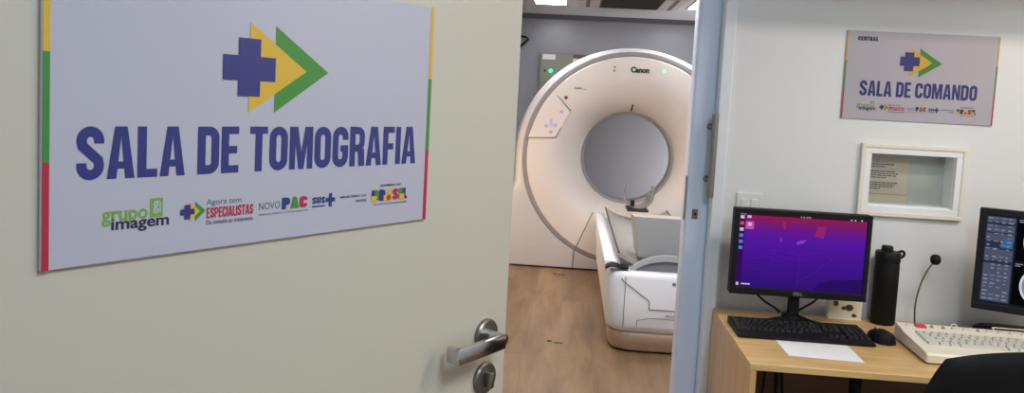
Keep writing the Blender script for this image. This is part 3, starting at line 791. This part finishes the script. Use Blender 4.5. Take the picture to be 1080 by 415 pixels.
# gooseneck microphone
mc = thing('gooseneck_microphone', 'thin black gooseneck microphone rising behind the cream console keyboard', 'microphone', (1.122, 2.50, DZ + .0004))
MB().lathe([(.0, 0), (.034, 0), (.036, .003), (.034, .010), (.012, .016), (.006, .022)], 32, 'z', None, False, True).build('base', M['black'], mc, 40)
MB().tube(smoothpath([(0, 0, .014), (-.004, 0, .07), (.000, 0, .115), (.009, 0, .155), (.022, 0, .19), (.034, -.004, .215)], 8), .0026, 10).build('gooseneck', M['dark_steel'], mc, 60)
MB().lathe([(.0, -.0175), (.009, -.0155), (.0145, -.008), (.0155, .0), (.0145, .008), (.009, .0145), (.0, .017)], 24, 'z', Matrix.Translation((.042, -.006, .231))).build('foam_windscreen', M['black_matte'], mc, 60)

# ================================================================== CREAM CONSOLE KEYBOARD
ck = thing('console_keyboard', 'thick cream scanner console keyboard with one red key', 'keyboard', (1.2585, 2.265, DZ + .0006), math.radians(-2.5))
CW, CD = 0.247, 0.122
prof = [(-CD, .004), (-CD, .024), (-CD + .006, .030), (-CD + .030, .032), (.060, .041), (.072, .0455), (CD - .006, .0495), (CD, .044), (CD, .004)]
cb_ = MB(); cb_.prism(prof, -CW, CW, 'x', None, .004, .004); cb_.build('body', M['cream_plastic'], ck, 30)
MB().box(-CW + .006, CW - .006, -CD + .006, CD - .006, .0, .005).build('foot_plate', M['black'], ck)
ang = math.atan2(.016, .090 - .0)
def cz(y): return .032 + (y - (-CD + .030)) / (.060 + CD - .030) * .009 + .0003
q_ = .0212
crow = [(0.064, [1] * 13 + [1.9]), (0.0428, [1.5] + [1] * 12 + [1.4]), (0.0216, [1.8] + [1] * 11 + [2.1]), (0.0004, [2.3] + [1] * 10 + [2.6]), (-0.0208, [1.5, 1.3, 1.3, 6.0, 1.3, 1.3, 2.2]), ]
for ri, (ry, ws) in enumerate(crow):
    x = -CW + .030; ry -= .022
    for w in ws:
        place_key(ck, x + w * q_ / 2, ry, cz(ry), w * q_ - .0030, .0180, 'cream_key', .07); x += w * q_
    for c in range(7):
        if x + (c + 1.3) * q_ < CW - .008: place_key(ck, x + (c + .8) * q_, ry, cz(ry), q_ - .0030, .0180, 'cream_key', .07)
for k in range(14):
    x = -CW + .030 + k * .0325
    mname, w = ('key_red', .030) if k == 1 else (('key_grey', .008) if k in (2, 3, 6) else ('cream_key', .020))
    place_key(ck, x, .091, .0468, w, .024 if k == 1 else .010, mname, .09)
for xx, dx2 in ((-.085, .012), (.035, .10)):
    MB().tube(smoothpath([(xx, .118, .042), (xx, .121, .052), (xx + .004, .121, .055), (xx + dx2, .121, .055), (xx + dx2 + .004, .121, .052), (xx + dx2 + .004, .118, .042)], 4), .0016, 6).build('wire_rest', M['frame_cream'], ck, 60)

# ================================================================== SECOND MONITOR (scan viewer)
M2 = math.radians(-27)
m2 = thing('monitor', 'black monitor showing grey brain scan slices, turned toward the chair', 'monitor', (1.2605 + .25 * math.cos(M2), 2.45 + .25 * math.sin(M2), DZ + .0005), M2)
W2, A0, A1 = 0.25, 0.099, 0.409
tl = Matrix.Rotation(math.radians(-2.0), 4, 'X'); tl = Matrix.Translation((0, 0, .25)) @ tl @ Matrix.Translation((0, 0, -.25))
q = MB(); q.prism(rrect(-W2, W2, A0, A1, .006), -.0005, .028, 'y', tl); q.box(-.17, .17, .028, .05, .15, .35, .01, 2, tl); q.build('housing', M['black_matte'], m2)
u0, u1, v0, v1 = -W2 + .018, W2 - .018, A0 + .022, A1 - .018
q = MB(); q.box(-W2, W2, -.010, 0, v1, A1, .002, 2, tl); q.box(-W2, W2, -.010, 0, A0, v0, .002, 2, tl); q.box(-W2, u0, -.010, 0, v0, v1, .002, 2, tl); q.box(u1, W2, -.010, 0, v0, v1, .002, 2, tl)
q.build('bezel', M['black'], m2)
s2 = MB().box(u0, u1, -.004, -.001, v0, v1, 0, 2, tl).build('screen', M['scr_dark'], m2); s2['label'] = 'lit screen with a control column and skull slices'
def q2(mb, a0, a1, b0, b1, y):      # metres from the screen's top-left corner
    return mb.add([tl @ Vector((u0 + a, y, v1 - b)) for a, b in ((a0, b1), (a1, b1), (a1, b0), (a0, b0))], [(0, 1, 2, 3)])
def poly2(mb, pts, y): return mb.add([tl @ Vector((u0 + a, y, v1 - b)) for a, b in pts], [tuple(range(len(pts)))])
pn = MB(); q2(pn, .002, .078, .004, .264, -.0044); pn.build('control_column', M['scr_panel2'], s2)
pn = MB()
for (b0, b1) in ((.006, .022), (.030, .052), (.056, .078), (.104, .138), (.148, .262)): q2(pn, .004, .076, b0, b1, -.0046)
pn.build('control_panel', M['scr_panel'], s2)
pn = MB(); q2(pn, .044, .074, .070, .098, -.0048); q2(pn, .004, .040, .100, .1025, -.0048); pn.build('blue_panel', M['scr_blue'], s2)
pn = MB()
for r in range(22):
    for c in range(4):
        bb = .008 + r * .0117; l = random.uniform(.006, .013)
        if random.random() < .8: q2(pn, .007 + c * .0172, .007 + c * .0172 + l, bb, bb + random.choice((.0022, .004)), -.005)
pn.build('screen_text', M['scr_text'], s2)
pn = MB()
for c in range(3):
    for r in range(2): q2(MB(), .082 + c * .127, .082 + c * .127 + .123, .004 + r * .132, .004 + r * .132 + .128, -.0044).build('image_tile', M['scr_black'], s2)
for c in range(3):
    for r in range(2):
        cx_, cy_ = .150 + c * .127, .070 + r * .132
        poly2(MB(), circ(cx_, cy_, .050, .057, 40), -.0047).build('skull_outline', M['scr_bone'], s2, None)
        poly2(MB(), circ(cx_, cy_, .044, .051, 40), -.0050).build('brain_slice', M['scr_brain'], s2, None)
        vt = MB(); poly2(vt, circ(cx_ - .008, cy_ - .004, .005, .016, 20), -.0053); poly2(vt, circ(cx_ + .008, cy_ - .004, .005, .016, 20), -.0053)
        vt.build('ventricle', M['scr_panel2'], s2)
for c in range(3):
    for r in range(2): pn = MB(); q2(pn, .085 + c * .127, .105 + c * .127, .007 + r * .132, .010 + r * .132, -.0050); q2(pn, .085 + c * .127, .098 + c * .127, .013 + r * .132, .0155 + r * .132, -.0050); pn.build('slice_caption', M['scr_text'], s2)
MB().box(-.034, .030, .052, .135, .012, .045, .004).box(-.034, .030, .050, .078, .020, .26, .004).build('stand_neck', M['black'], m2)
MB().lathe([(.0, 0), (.178, 0), (.18, .006), (.165, .016), (.075, .026), (.0, .028)], 48, 'z', Matrix.Translation((-.06, .150, 0)) @ Matrix.Diagonal((1, .42, 1, 1))).build('stand_base', M['black'], m2, 40)

# ================================================================== OFFICE CHAIR
ch = thing('office_chair', 'black office chair with rounded backrest pulled up to the oak desk', 'chair', (1.070, 1.93, 0))
def back_surface(off, w, z0, z1, r, y0):
    pts = rrect(-w, w, z0, z1, [r * .7, r * .7, r, r], 8)
    return pts
def curved(poly, y0, y1, mname, name, inset=.012, lip=.012):
    mb = MB(); mb.prism(poly, y0, y1, 'y', None, inset, lip)
    def bend(p): return Vector((p.x, p.y - .16 * 0 + (p.x ** 2) * .55 - (p.z - .70) ** 2 * .35, p.z))
    # extra columns for a smooth curve
    mb.v = [bend(v) for v in mb.v]
    o = mb.build(name, M[mname], ch, 40); return o
sh = rrect(-.235, .235, .505, .925, [.08, .08, .105, .105], 10)
shp = MB()
# shell and cushion as gridded curved slabs so the bend stays smooth
def slab(hw, zc, hh, y0, y1, pw, name, mname, nx=28, nz=22):
    mb = MB(); front = []; rear = []
    for k in range(nz + 1):
        fr, rr2 = [], []
        for i in range(nx + 1):
            a, b = -1 + 2 * i / nx, -1 + 2 * k / nz
            # squircle mapping of the square to the rounded outline
            x = a * math.sqrt(max(0, 1 - pw * b * b)); z = b * math.sqrt(max(0, 1 - pw * a * a))
            e = max(abs(a), abs(b)); th = 1 - e ** 10
            X_, Z_ = x * hw, zc + z * hh
            bend = X_ * X_ * .55 - (Z_ - .70) ** 2 * .5
            mid = (y0 + y1) / 2; half = (y1 - y0) / 2
            fr.append((X_, mid + half * th + bend, Z_)); rr2.append((X_, mid - half * th + bend, Z_))
        front.append(fr); rear.append(rr2)
    mb.grid(front); mb.grid(rear[::-1])
    return mb.build(name, M[mname], ch, 60)
slab(.250, .692, .236, -.195, -.160, .31, 'back_shell', 'black')
slab(.232, .690, .216, -.166, -.118, .36, 'backrest', 'upholstery')
seat = MB(); seat.prism(rrect(-.235, .235, -.06, .26, [.06, .06, .10, .10], 10), .415, .475, 'z', None, .03, .02); seat.build('seat', M['upholstery'], ch, 40)
MB().box(-.16, .16, -.03, .20, .395, .416, .006).build('seat_pan', M['black'], ch)
bk = MB(); bk.tube(smoothpath([(0, .05, .400), (0, -.12, .392), (0, -.195, .43), (0, -.205, .56), (0, -.196, .66)], 6), .020, 12); bk.build('back_bracket', M['black'], ch, 60)
MB().lathe([(.026, .10), (.026, .24), (.018, .245), (.018, .396)], 20, 'z', Matrix.Translation((0, .08, 0)), True, True).build('gas_column', M['black'], ch, 40)
MB().cyl(.04, .065, .12, 'z', 24, .006, Matrix.Translation((0, .08, 0))).build('base_hub', M['black'], ch, 40)
for k in range(5):
    a = 2 * PI * k / 5 + .3; ca, sa = math.cos(a), math.sin(a)
    lg = MB().tube([(.03 * ca, .08 + .03 * sa, .098), (.16 * ca, .08 + .16 * sa, .085), (.26 * ca, .08 + .26 * sa, .070)], [.020, .017, .013], 10).build('base_arm', M['black'], ch, 60)
    T = Matrix.Translation((.26 * ca, .08 + .26 * sa, .0275)) @ Matrix.Rotation(a + PI / 2, 4, 'Z')
    c_ = MB(); c_.cyl(.027, .006, .022, 'x', 20, .003, T); c_.cyl(.027, -.022, -.006, 'x', 20, .003, T); c_.cyl(.006, -.0, .045, 'z', 8, 0, T)
    c_.build('caster', M['black_matte'], lg, 40)

# ================================================================== CT SCANNER GANTRY
GX, GY, GZ = 0.495, 6.43, 0.950
g = thing('ct_scanner', 'large white ring-shaped CT scanner gantry standing in the far room', 'scanner', (GX, GY, 0))
TG = Matrix.Translation((0, 0, GZ))
# dished front face, revolved about the bore axis
face = [(.395, .262), (.405, .235), (.425, .195), (.455, .150), (.490, .108), (.530, .070), (.570, .042), (.610, .022), (.650, .010), (.70, .004), (.78, .001), (.845, .002), (.852, .010), (.852, .05)]
fo = MB().lathe(face, 96, 'y', TG).build('front_cover', M['shell'], g, 40); fo['label'] = 'warm white dished front cover'
MB().lathe([(.852, .030), (.852, .012), (.858, .009), (.882, .009), (.888, .012), (.888, .030)], 96, 'y', TG).build('grey_band', M['shell_grey'], g, 40)
MB().lathe([(.640, .80), (.560, .76), (.470, .66), (.405, .54), (.378, .46), (.372, .42), (.372, .31), (.372, .275), (.378, .262), (.392, .256), (.397, .264)], 96, 'y', TG).build('bore_rim', M['rim_grey'], g, 40)

# outer housing: arch outline above, straight sides to the floor
def outline(a, grow=0.0):
    c, s = math.cos(a), math.sin(a); A, B, D = .958 + grow, .930 + grow, GZ - .012 + min(grow, 0)
    if s >= 0: r = 1 / math.sqrt((c / A) ** 2 + (s / B) ** 2)
    else:
        r = min(A / max(abs(c), 1e-9), D / max(abs(s), 1e-9))
    return r
NA = 160
angs = [2 * PI * i / NA for i in range(NA)] + [math.atan2(-(GZ - .012), .958) + 2 * PI, PI + math.atan2(GZ - .012, .958)]
angs = sorted(angs)
rings = [[], [], [], [], [], []]
for a in angs:
    c, s = math.cos(a), math.sin(a); ro = outline(a)
    low = min(1, max(0, (-s * ro - .22) / .10))             # 0 above, 1 on the square lower skirt
    wb_, db = (.055 * (1 - low) + .014 * low), (.115 * (1 - low) + .016 * low)
    wb_ = min(wb_, max(.004, ro - .892))
    f0 = .010 * (1 - low) + .004 * low
    rin = .888
    for k, (r, y) in enumerate(((rin, .014), (min(rin + .006, ro - .003), f0), (max(rin + .004, ro - wb_), f0 + .004), (ro - wb_ * .35, f0 + db * .30), (ro, f0 + db), (ro, .80))):
        rings[k].append((r * c, y, GZ + r * s))
# order so that each ring is a row
oc = MB(); oc.grid(rings, None, True); oc.add(rings[5], [tuple(range(len(angs)))]) if False else None
oc.build('outer_housing', M['shell_white'], g, 35)['label'] = 'white outer housing with an arched top'
rb = MB(); rin2 = [(.640 * math.cos(a), .80, GZ + .640 * math.sin(a)) for a in angs]; rb.grid([rings[5], rin2], None, True); rb.build('rear_cover', M['shell_white'], g)
MB().box(-.93, .93, .02, .78, 0, .013).build('base_plinth', M['slit'], g)
MB().box(-.0045, .0045, .150, .205, .395, .470, 0, 2, TG @ Matrix.Rotation(math.radians(-2), 4, 'Y')).build('laser_slit', M['slit'], g) if False else None
sl = MB()
sl.add([(p[0] , p[1] - .016, p[2]) for p in ((.010 - .007, .150, GZ + .462), (.010 + .007, .150, GZ + .462), (.006 + .007, .232, GZ + .404), (.006 - .007, .232, GZ + .404))], [(0, 1, 2, 3)])
sl.add([(p[0] , p[1] + .010, p[2]) for p in ((.010 - .007, .150, GZ + .462), (.010 + .007, .150, GZ + .462), (.006 + .007, .232, GZ + .404), (.006 - .007, .232, GZ + .404))], [(3, 2, 1, 0)])
sl.build('laser_slit', M['slit'], g)['label'] = 'dark positioning slit above the bore'
fy = -.0005
def gp(x, z): return (x - GX, z)
font(MB(), 'Canon', *[gp(.460, 0)[0], gp(.612, 0)[0]], 1.672, 1.722, fy, 0.06).build('maker_lettering', M['slit'], fo)
am = MB(); font(am, 'Aquilion', gp(.005, 0)[0], gp(.072, 0)[0], 1.508, 1.535, fy, 0.02, 0.3); font(am, 'Lightning', gp(.075, 0)[0], gp(.108, 0)[0], 1.510, 1.522, fy, 0.0)
am.build('model_lettering', M['slit'], fo)
def disc(x, z, r, mname, name, y=-.004):
    q = gp(x, z); return MB().lathe([(r, .004), (r, y), (r * .6, y - .002), (0, y - .002)], 20, 'y', Matrix.Translation((q[0], 0, q[1]))).build(name, M[mname], fo, 40)
disc(.733, 1.697, .014, 'pale_led', 'status_lamp')['label'] = 'lit pale green status lamp'
disc(.327, 1.712, .008, 'seam', 'sensor_dot'); disc(.327, 1.681, .008, 'seam', 'sensor_dot')
disc(-.056, 1.441, .014, 'red_dot', 'stop_button')['label'] = 'small red-brown button'
pl_ = MB()
pl_.add([(p[0] - GX, -.0022, p[1]) for p in ((-.353, 1.092), (-.124, 1.105), (-.020, 1.325), (-.128, 1.4526), (-.20, 1.38), (-.27, 1.28), (-.325, 1.18))], [tuple(range(7))])
cpn = pl_.build('control_panel', M['shell'], fo); cpn['label'] = 'touch panel with lilac buttons'
ln = MB()
for a, b in (((-.353, 1.092), (-.124, 1.105)), ((-.124, 1.105), (-.085, 1.19)), ((-.128, 1.4526), (-.0106, 1.333))):
    for qd in ribbon([a, b], .007): ln.add([(p[0] - GX, -.003, p[1]) for p in qd], [(0, 1, 2, 3)])
ln.build('panel_outline', M['seam'], cpn)
for k, (x, z, r, c) in enumerate(((-.168, 1.215, .017, 'lilac'), (-.205, 1.200, .017, 'lilac'), (-.132, 1.208, .017, 'lilac'), (-.168, 1.245, .014, 'lilac'), (-.165, 1.150, .015, 'lilac'), (-.085, 1.322, .017, 'lilac'), (-.170, 1.310, .014, 'pale_button'))):
    disc(x, z, r, c, 'panel_button', -.0045).parent = cpn
sm = MB()
for qd in ribbon([(.222, .50), (.082, .157), (.0785, .014)], .009): sm.add([(p[0] - GX, -.0028, p[1]) for p in qd], [(0, 1, 2, 3)])
sm.build('cover_seam', M['seam'], g)['label'] = 'dark seam across the lower cover'

# ================================================================== PATIENT COUCH
CX, CY0 = 0.570, 4.355
co = thing('patient_couch', 'white patient couch on a beige skirted pedestal in front of the scanner', 'couch', (CX, CY0, 0))
L0, L1 = 0.0, 2.02
def plan(hw, y0, y1, r): return rrect(-hw, hw, y0, y1, [r, r, .02, .02], 8)
def stack(mb, levels):
    rows_ = [[(p[0], p[1], z) for p in plan(hw, y0, y1, r)] for (z, hw, y0, y1, r) in levels]
    mb.grid(rows_, None, True); n = len(rows_[0])
    mb.add(rows_[0], [tuple(range(n))]); mb.add(rows_[-1], [tuple(range(n))]); return mb
stack(MB(), [(.0, .268, .040, L1, .10), (.010, .270, .030, L1, .10)]).build('toe_gap', M['slit'], co, 40)  # toe gap: shade under the skirt put in as a dark slab
stack(MB(), [(.010, .272, .020, L1, .11), (.030, .284, .004, L1, .12), (.075, .296, -.004, L1, .13), (.118, .300, .004, L1, .13)]).build('pedestal_skirt', M['couch_skirt'], co, 50)['label'] = 'satin beige pedestal skirt'
body = stack(MB(), [(.112, .286, .045, L1, .11), (.128, .300, .010, L1, .12), (.160, .306, -.004, L1, .12), (.270, .308, -.008, L1, .12), (.330, .318, -.006, L1, .12), (.430, .318, .000, L1, .11), (.458, .314, .006, L1, .11), (.466, .300, .020, L1, .10)]).build('pedestal_body', M['couch_white'], co, 50)
ln = MB()
for qd in ribbon([(-.236, .432), (-.225, .415), (-.078, .314), (-.072, .300), (-.072, .262), (.300, .262)], .006): ln.add([(p[0], -.0120, p[1]) for p in qd], [(0, 1, 2, 3)])
for qd in ribbon([(-.212, .44), (-.212, .15)], .004): ln.add([(p[0], .0 - .0085, p[1]) for p in qd], [(0, 1, 2, 3)])
for qd in ribbon([(-.135, .16), (-.135, .195), (-.06, .212), (.25, .212)], .003): ln.add([(p[0], -.0118, p[1]) for p in qd], [(0, 1, 2, 3)])
ln.build('panel_seam', M['seam'], body)['label'] = 'stepped dark seam on the end panel'
MB().lathe([(.010, 0), (.010, -.005), (0, -.006)], 16, 'y', Matrix.Translation((.060, -.004, .415))).build('end_button', M['hoop_dark'], body)
for xx in (-.08, .10): MB().lathe([(.006, 0), (.006, -.004), (0, -.005)], 12, 'y', Matrix.Translation((xx - .10, .004, .075))).build('skirt_screw', M['slit'], co)
emb = MB(); 
for qd in ribbon([(.02, .232), (.05, .238), (.075, .236), (.06, .226), (.02, .232)], .003): emb.add([(p[0], -.0118, p[1]) for p in qd], [(0, 1, 2, 3)])
for k in range(3):
    for qd in ribbon([(.10 + k * .03, .228), (.12 + k * .03, .236)], .003): emb.add([(p[0], -.0118, p[1]) for p in qd], [(0, 1, 2, 3)])
emb.build('end_marking', M['seam'], body)
# side rail and cradle
rl = MB()
for sx in (-1, 1):
    rl.box(min(sx * .255, sx * .332), max(sx * .255, sx * .332), .115, 2.05, .440, .505, .012)
rl.build('side_rail', M['couch_white'], co, 40)
cr_ = MB(); rows_ = []
for yv in (.13, .40, 1.0, 1.6, 2.02):
    row = []
    for i in range(17):
        u = -1 + i / 8; row.append((u * .245, yv, .478 + .075 * abs(u) ** 2.2))
    for i in range(16, -1, -1):
        u = -1 + i / 8; row.append((u * .250, yv, .460 + .070 * abs(u) ** 2.2))
    rows_.append(row)
cr_.grid(rows_, None, True); cr_.add(rows_[0], [tuple(range(34))]); cr_.add(rows_[-1], [tuple(range(34))])
cr_.build('cradle_pad', M['pad_grey'], co, 50)['label'] = 'grey padded cradle'
for sx in (-1, 1):
    MB().tube([(sx * .250, .13, .552), (sx * .250, 1.0, .554), (sx * .250, 2.02, .554)], .0055, 8).build('pad_piping', M['slit'], co, 60)
# curved foot end
hp = MB(); hi = MB()
P0 = [(-.200 + .470 * i / 24, .440 + .120 * math.sin(PI * i / 24) ** .55) for i in range(25)]
P1 = [(-.182 + .434 * i / 24, .432 + .098 * math.sin(PI * i / 24) ** .55) for i in range(25)]
hp.grid([[(a[0], .060, a[1]) for a in P0], [(a[0], .085, a[1] + .003) for a in P0], [(a[0], .085, a[1]) for a in P1], [(a[0], .055, a[1]) for a in P1], [(a[0], .060, a[1]) for a in P0]])
hp.build('foot_hoop', M['hoop_light'] if 'hoop_light' in M else M['hoop_grey'], co, 50)['label'] = 'light grey curved foot end'
hi.add([(a[0], .068, a[1]) for a in P1] + [(a[0], .078, a[1]) for a in P1], [tuple(range(25)), tuple(range(49, 24, -1))]); hi.build('foot_infill', M['hoop_dark'], co)

# head holder at the far end of the couch
hh = thing('head_holder', 'grey U-shaped head holder at the bore end of the couch', 'head holder', (0.572, 6.33, 0.552))
row = []
cup = MB(); R_ = []
for k in range(7):
    v = k / 6; r = []
    for i in range(15):
        a = PI + PI * i / 14; rad = .125 - .018 * v
        r.append((rad * math.cos(a) * (1 + .02 * v), -.10 + .22 * v, .130 + .105 * math.sin(a)))
    for i in range(14, -1, -1):
        a = PI + PI * i / 14; rad = .108 - .018 * v
        r.append((rad * math.cos(a), -.10 + .22 * v, .130 + .098 * math.sin(a)))
    R_.append(r)
cup.grid(R_, None, True); cup.add(R_[0], [tuple(range(30))]); cup.add(R_[-1], [tuple(range(30))]); cup.build('cup', M['holder_grey'], hh, 50)
for sx in (-1, 1):
    MB().tube(smoothpath([(sx * .115, -.06, .125), (sx * .120, -.06, .17), (sx * .112, -.06, .215)], 4), [.014] * 8 + [.010], 10).build('arm', M['holder_grey'], hh, 60)
MB().box(-.085, .085, -.13, .10, .004, .022, .004).build('mount', M['slit'], hh)
MB().box(-.062, -.030, -.115, -.09, .045, .095, .006).build('clip', M['black'], hh)

# foam block and strap on the couch
fbk = thing('foam_block', 'large grey rectangular positioning block standing on the couch', 'cushion', (0.580, 4.50, 0.530))
MB().prism([(-.148, .0), (.150, .0), (.165, .234), (-.180, .234)], 0, .03, 'y').build('front_face', M['foam_grey'], fbk)
fm = MB(); fm.add([(-.150, .03, 0), (.150, .03, 0), (.165, .03, .234), (-.180, .03, .234), (-.150, .30, .0), (.150, .30, .0), (.160, .30, .21), (-.180, .30, .21)],
                  [(0, 1, 2, 3), (5, 4, 7, 6), (4, 0, 3, 7), (1, 5, 6, 2), (3, 2, 6, 7), (4, 5, 1, 0)]); fm.build('body', M['foam_side'], fbk)
sp_ = MB(); 
rows_ = []
for i in range(9):
    t = i / 8; x = -.065 + .13 * t
    z = .002 + .016 * math.sin(PI * t) + .006 * math.sin(7 * t)
    rows_.append([(x, -.035 - .01 * math.sin(5 * t), z), (x, -.03, z + .012), (x, .035, z + .014), (x, .045, z + .002), (x, .03, z - .001)])
sp_.grid(rows_, None, True); sp_.add(rows_[0], [tuple(range(5))]); sp_.add(rows_[-1], [tuple(range(5))])
so2 = sp_.build('fixing_strap', M['black_matte'], None, 50); so2.location = (.308, 4.408, .4685)
tag(so2, 'dark crumpled fixing strap on the near corner of the couch', 'strap')

# ================================================================== FAR WALL, CEILING FITTINGS
cbn = thing('electrical_cabinet', 'olive-grey electrical cabinet with green lamp on the far wall', 'cabinet', (-0.11, 7.695, 1.15))
MB().box(-.235, .235, -.13, 0, 0, .725, .006).build('body', M['cabinet_olive'], cbn)
cd_ = MB().box(-.222, .222, -.138, -.129, .02, .705, .003).build('door', M['cabinet_olive'], cbn)
MB().box(-.205, -.080, -.1395, -.1375, .655, .705).build('label_plate', M['label_white'], cd_)['label'] = 'white label'
MB().box(.090, .215, -.1395, -.1375, .675, .712).build('warning_label', M['maroon'], cd_); MB().box(.090, .19, -.1395, -.1375, .640, .674).build('label_plate', M['label_white'], cd_)
MB().lathe([(.019, 0), (.019, -.010), (.012, -.014), (0, -.015)], 20, 'y', Matrix.Translation((-.120, -.138, .545))).build('indicator_lamp', M['green_led'], cd_)['label'] = 'lit green indicator lamp'
MB().cyl(.012, -.012, 0, 'y', 14, 0, Matrix.Translation((-.175, -.138, .545))).build('keyhole', M['slit'], cd_)
br = thing('wall_bracket', 'black bent bracket on the far wall near the open door edge', 'bracket', (-0.50, 7.695, 1.98))
MB().box(-.13, -.06, -.008, 0, -.09, .09, .002).build('wall_plate', M['black'], br)
MB().tube([(-.09, -.012, .055), (.02, -.08, .030), (.035, -.09, .015), (-.03, -.07, -.045), (-.06, -.02, -.085)], .011, 8).build('bent_arm', M['black'], br, 60)
ac = thing('cassette_air_conditioner', 'ceiling cassette air conditioner with dark intake grille above the scanner', 'air conditioner', (0.42, 6.30, CT_H))
fr_ = MB(); fr_.prism(rrect(-.42, .42, -.44, .44, .03), -.028, -.0005, 'z', None, .02, .008); fr_.build('panel', M['ac_white'], ac, 30)
gr = MB().box(-.245, .245, -.30, .36, -.034, -.026, .002).build('intake_grille', M['ac_dark'], ac)
sv = MB()
for k in range(16): sv.box(-.235, .235, -.285 + k * .041, -.281 + k * .041, -.038, -.033)
sv.build('slats', M['ac_dark'], gr)
for sx in (-1, 1): MB().box(sx * .340 - .016, sx * .340 + .016, -.25, .38, -.031, -.026).build('air_outlet', M['ac_dark'], ac)
def panel_light(loc, label, w=.26, d=.60):
    t = thing('ceiling_light', label, 'ceiling light', loc, 0, 'ceiling panel lights')
    rim = MB()
    for a in ((-w / 2 - .012, -w / 2, -d / 2 - .012, d / 2 + .012), (w / 2, w / 2 + .012, -d / 2 - .012, d / 2 + .012), (-w / 2, w / 2, -d / 2 - .012, -d / 2), (-w / 2, w / 2, d / 2, d / 2 + .012)):
        rim.box(a[0], a[1], a[2], a[3], -.010, -.0005)
    rim.build('rim', M['ac_white'], t)
    MB().box(-w / 2, w / 2, -d / 2, d / 2, -.008, -.0005).build('diffuser', M['led_panel'], t)['label'] = 'lit white diffuser'
    return t
pl0 = panel_light((-.235, 6.50, CT_H), 'lit white ceiling panel above the electrical cabinet side')
dup(pl0, (1.055, 6.41, CT_H), 'lit white ceiling panel at the sliding door side of the air conditioner')
dup(pl0, (-.235, 5.1, CT_H), 'lit white ceiling panel over the bare floor')
dup(pl0, (0.95, 5.1, CT_H), 'lit white ceiling panel over the couch')
panel_light((0.05, 3.35, CT_H), 'lit white ceiling panel just inside the doorway over the walkway', .5, .5)
panel_light((0.80, 3.35, CT_H), 'lit white ceiling panel just inside the doorway near the sliding leaf', .5, .5)
def floor_anchor(loc, label):
    t = thing('floor_anchor', label, 'floor anchor', loc, 0, 'floor anchors')
    MB().box(-.045, -.018, .004, .022, .0, .004, .001).build('clip', M['slit'], t)
    MB().lathe([(.013, 0), (.013, .005), (.006, .007), (0, .007)], 12, 'z', Matrix.Translation((.008, -.008, 0))).build('bolt_head', M['dark_steel'], t)
    MB().lathe([(.013, 0), (.013, .005), (.006, .007), (0, .007)], 12, 'z', Matrix.Translation((.036, -.004, 0))).build('bolt_head', M['dark_steel'], t)
    return t
fa = floor_anchor((-.023, 4.45, .0003), 'small dark bolt cluster in the middle of the bare wood floor')
dup(fa, (-.030, 6.22, .0003), 'small dark bolt cluster on the floor close to the scanner base')
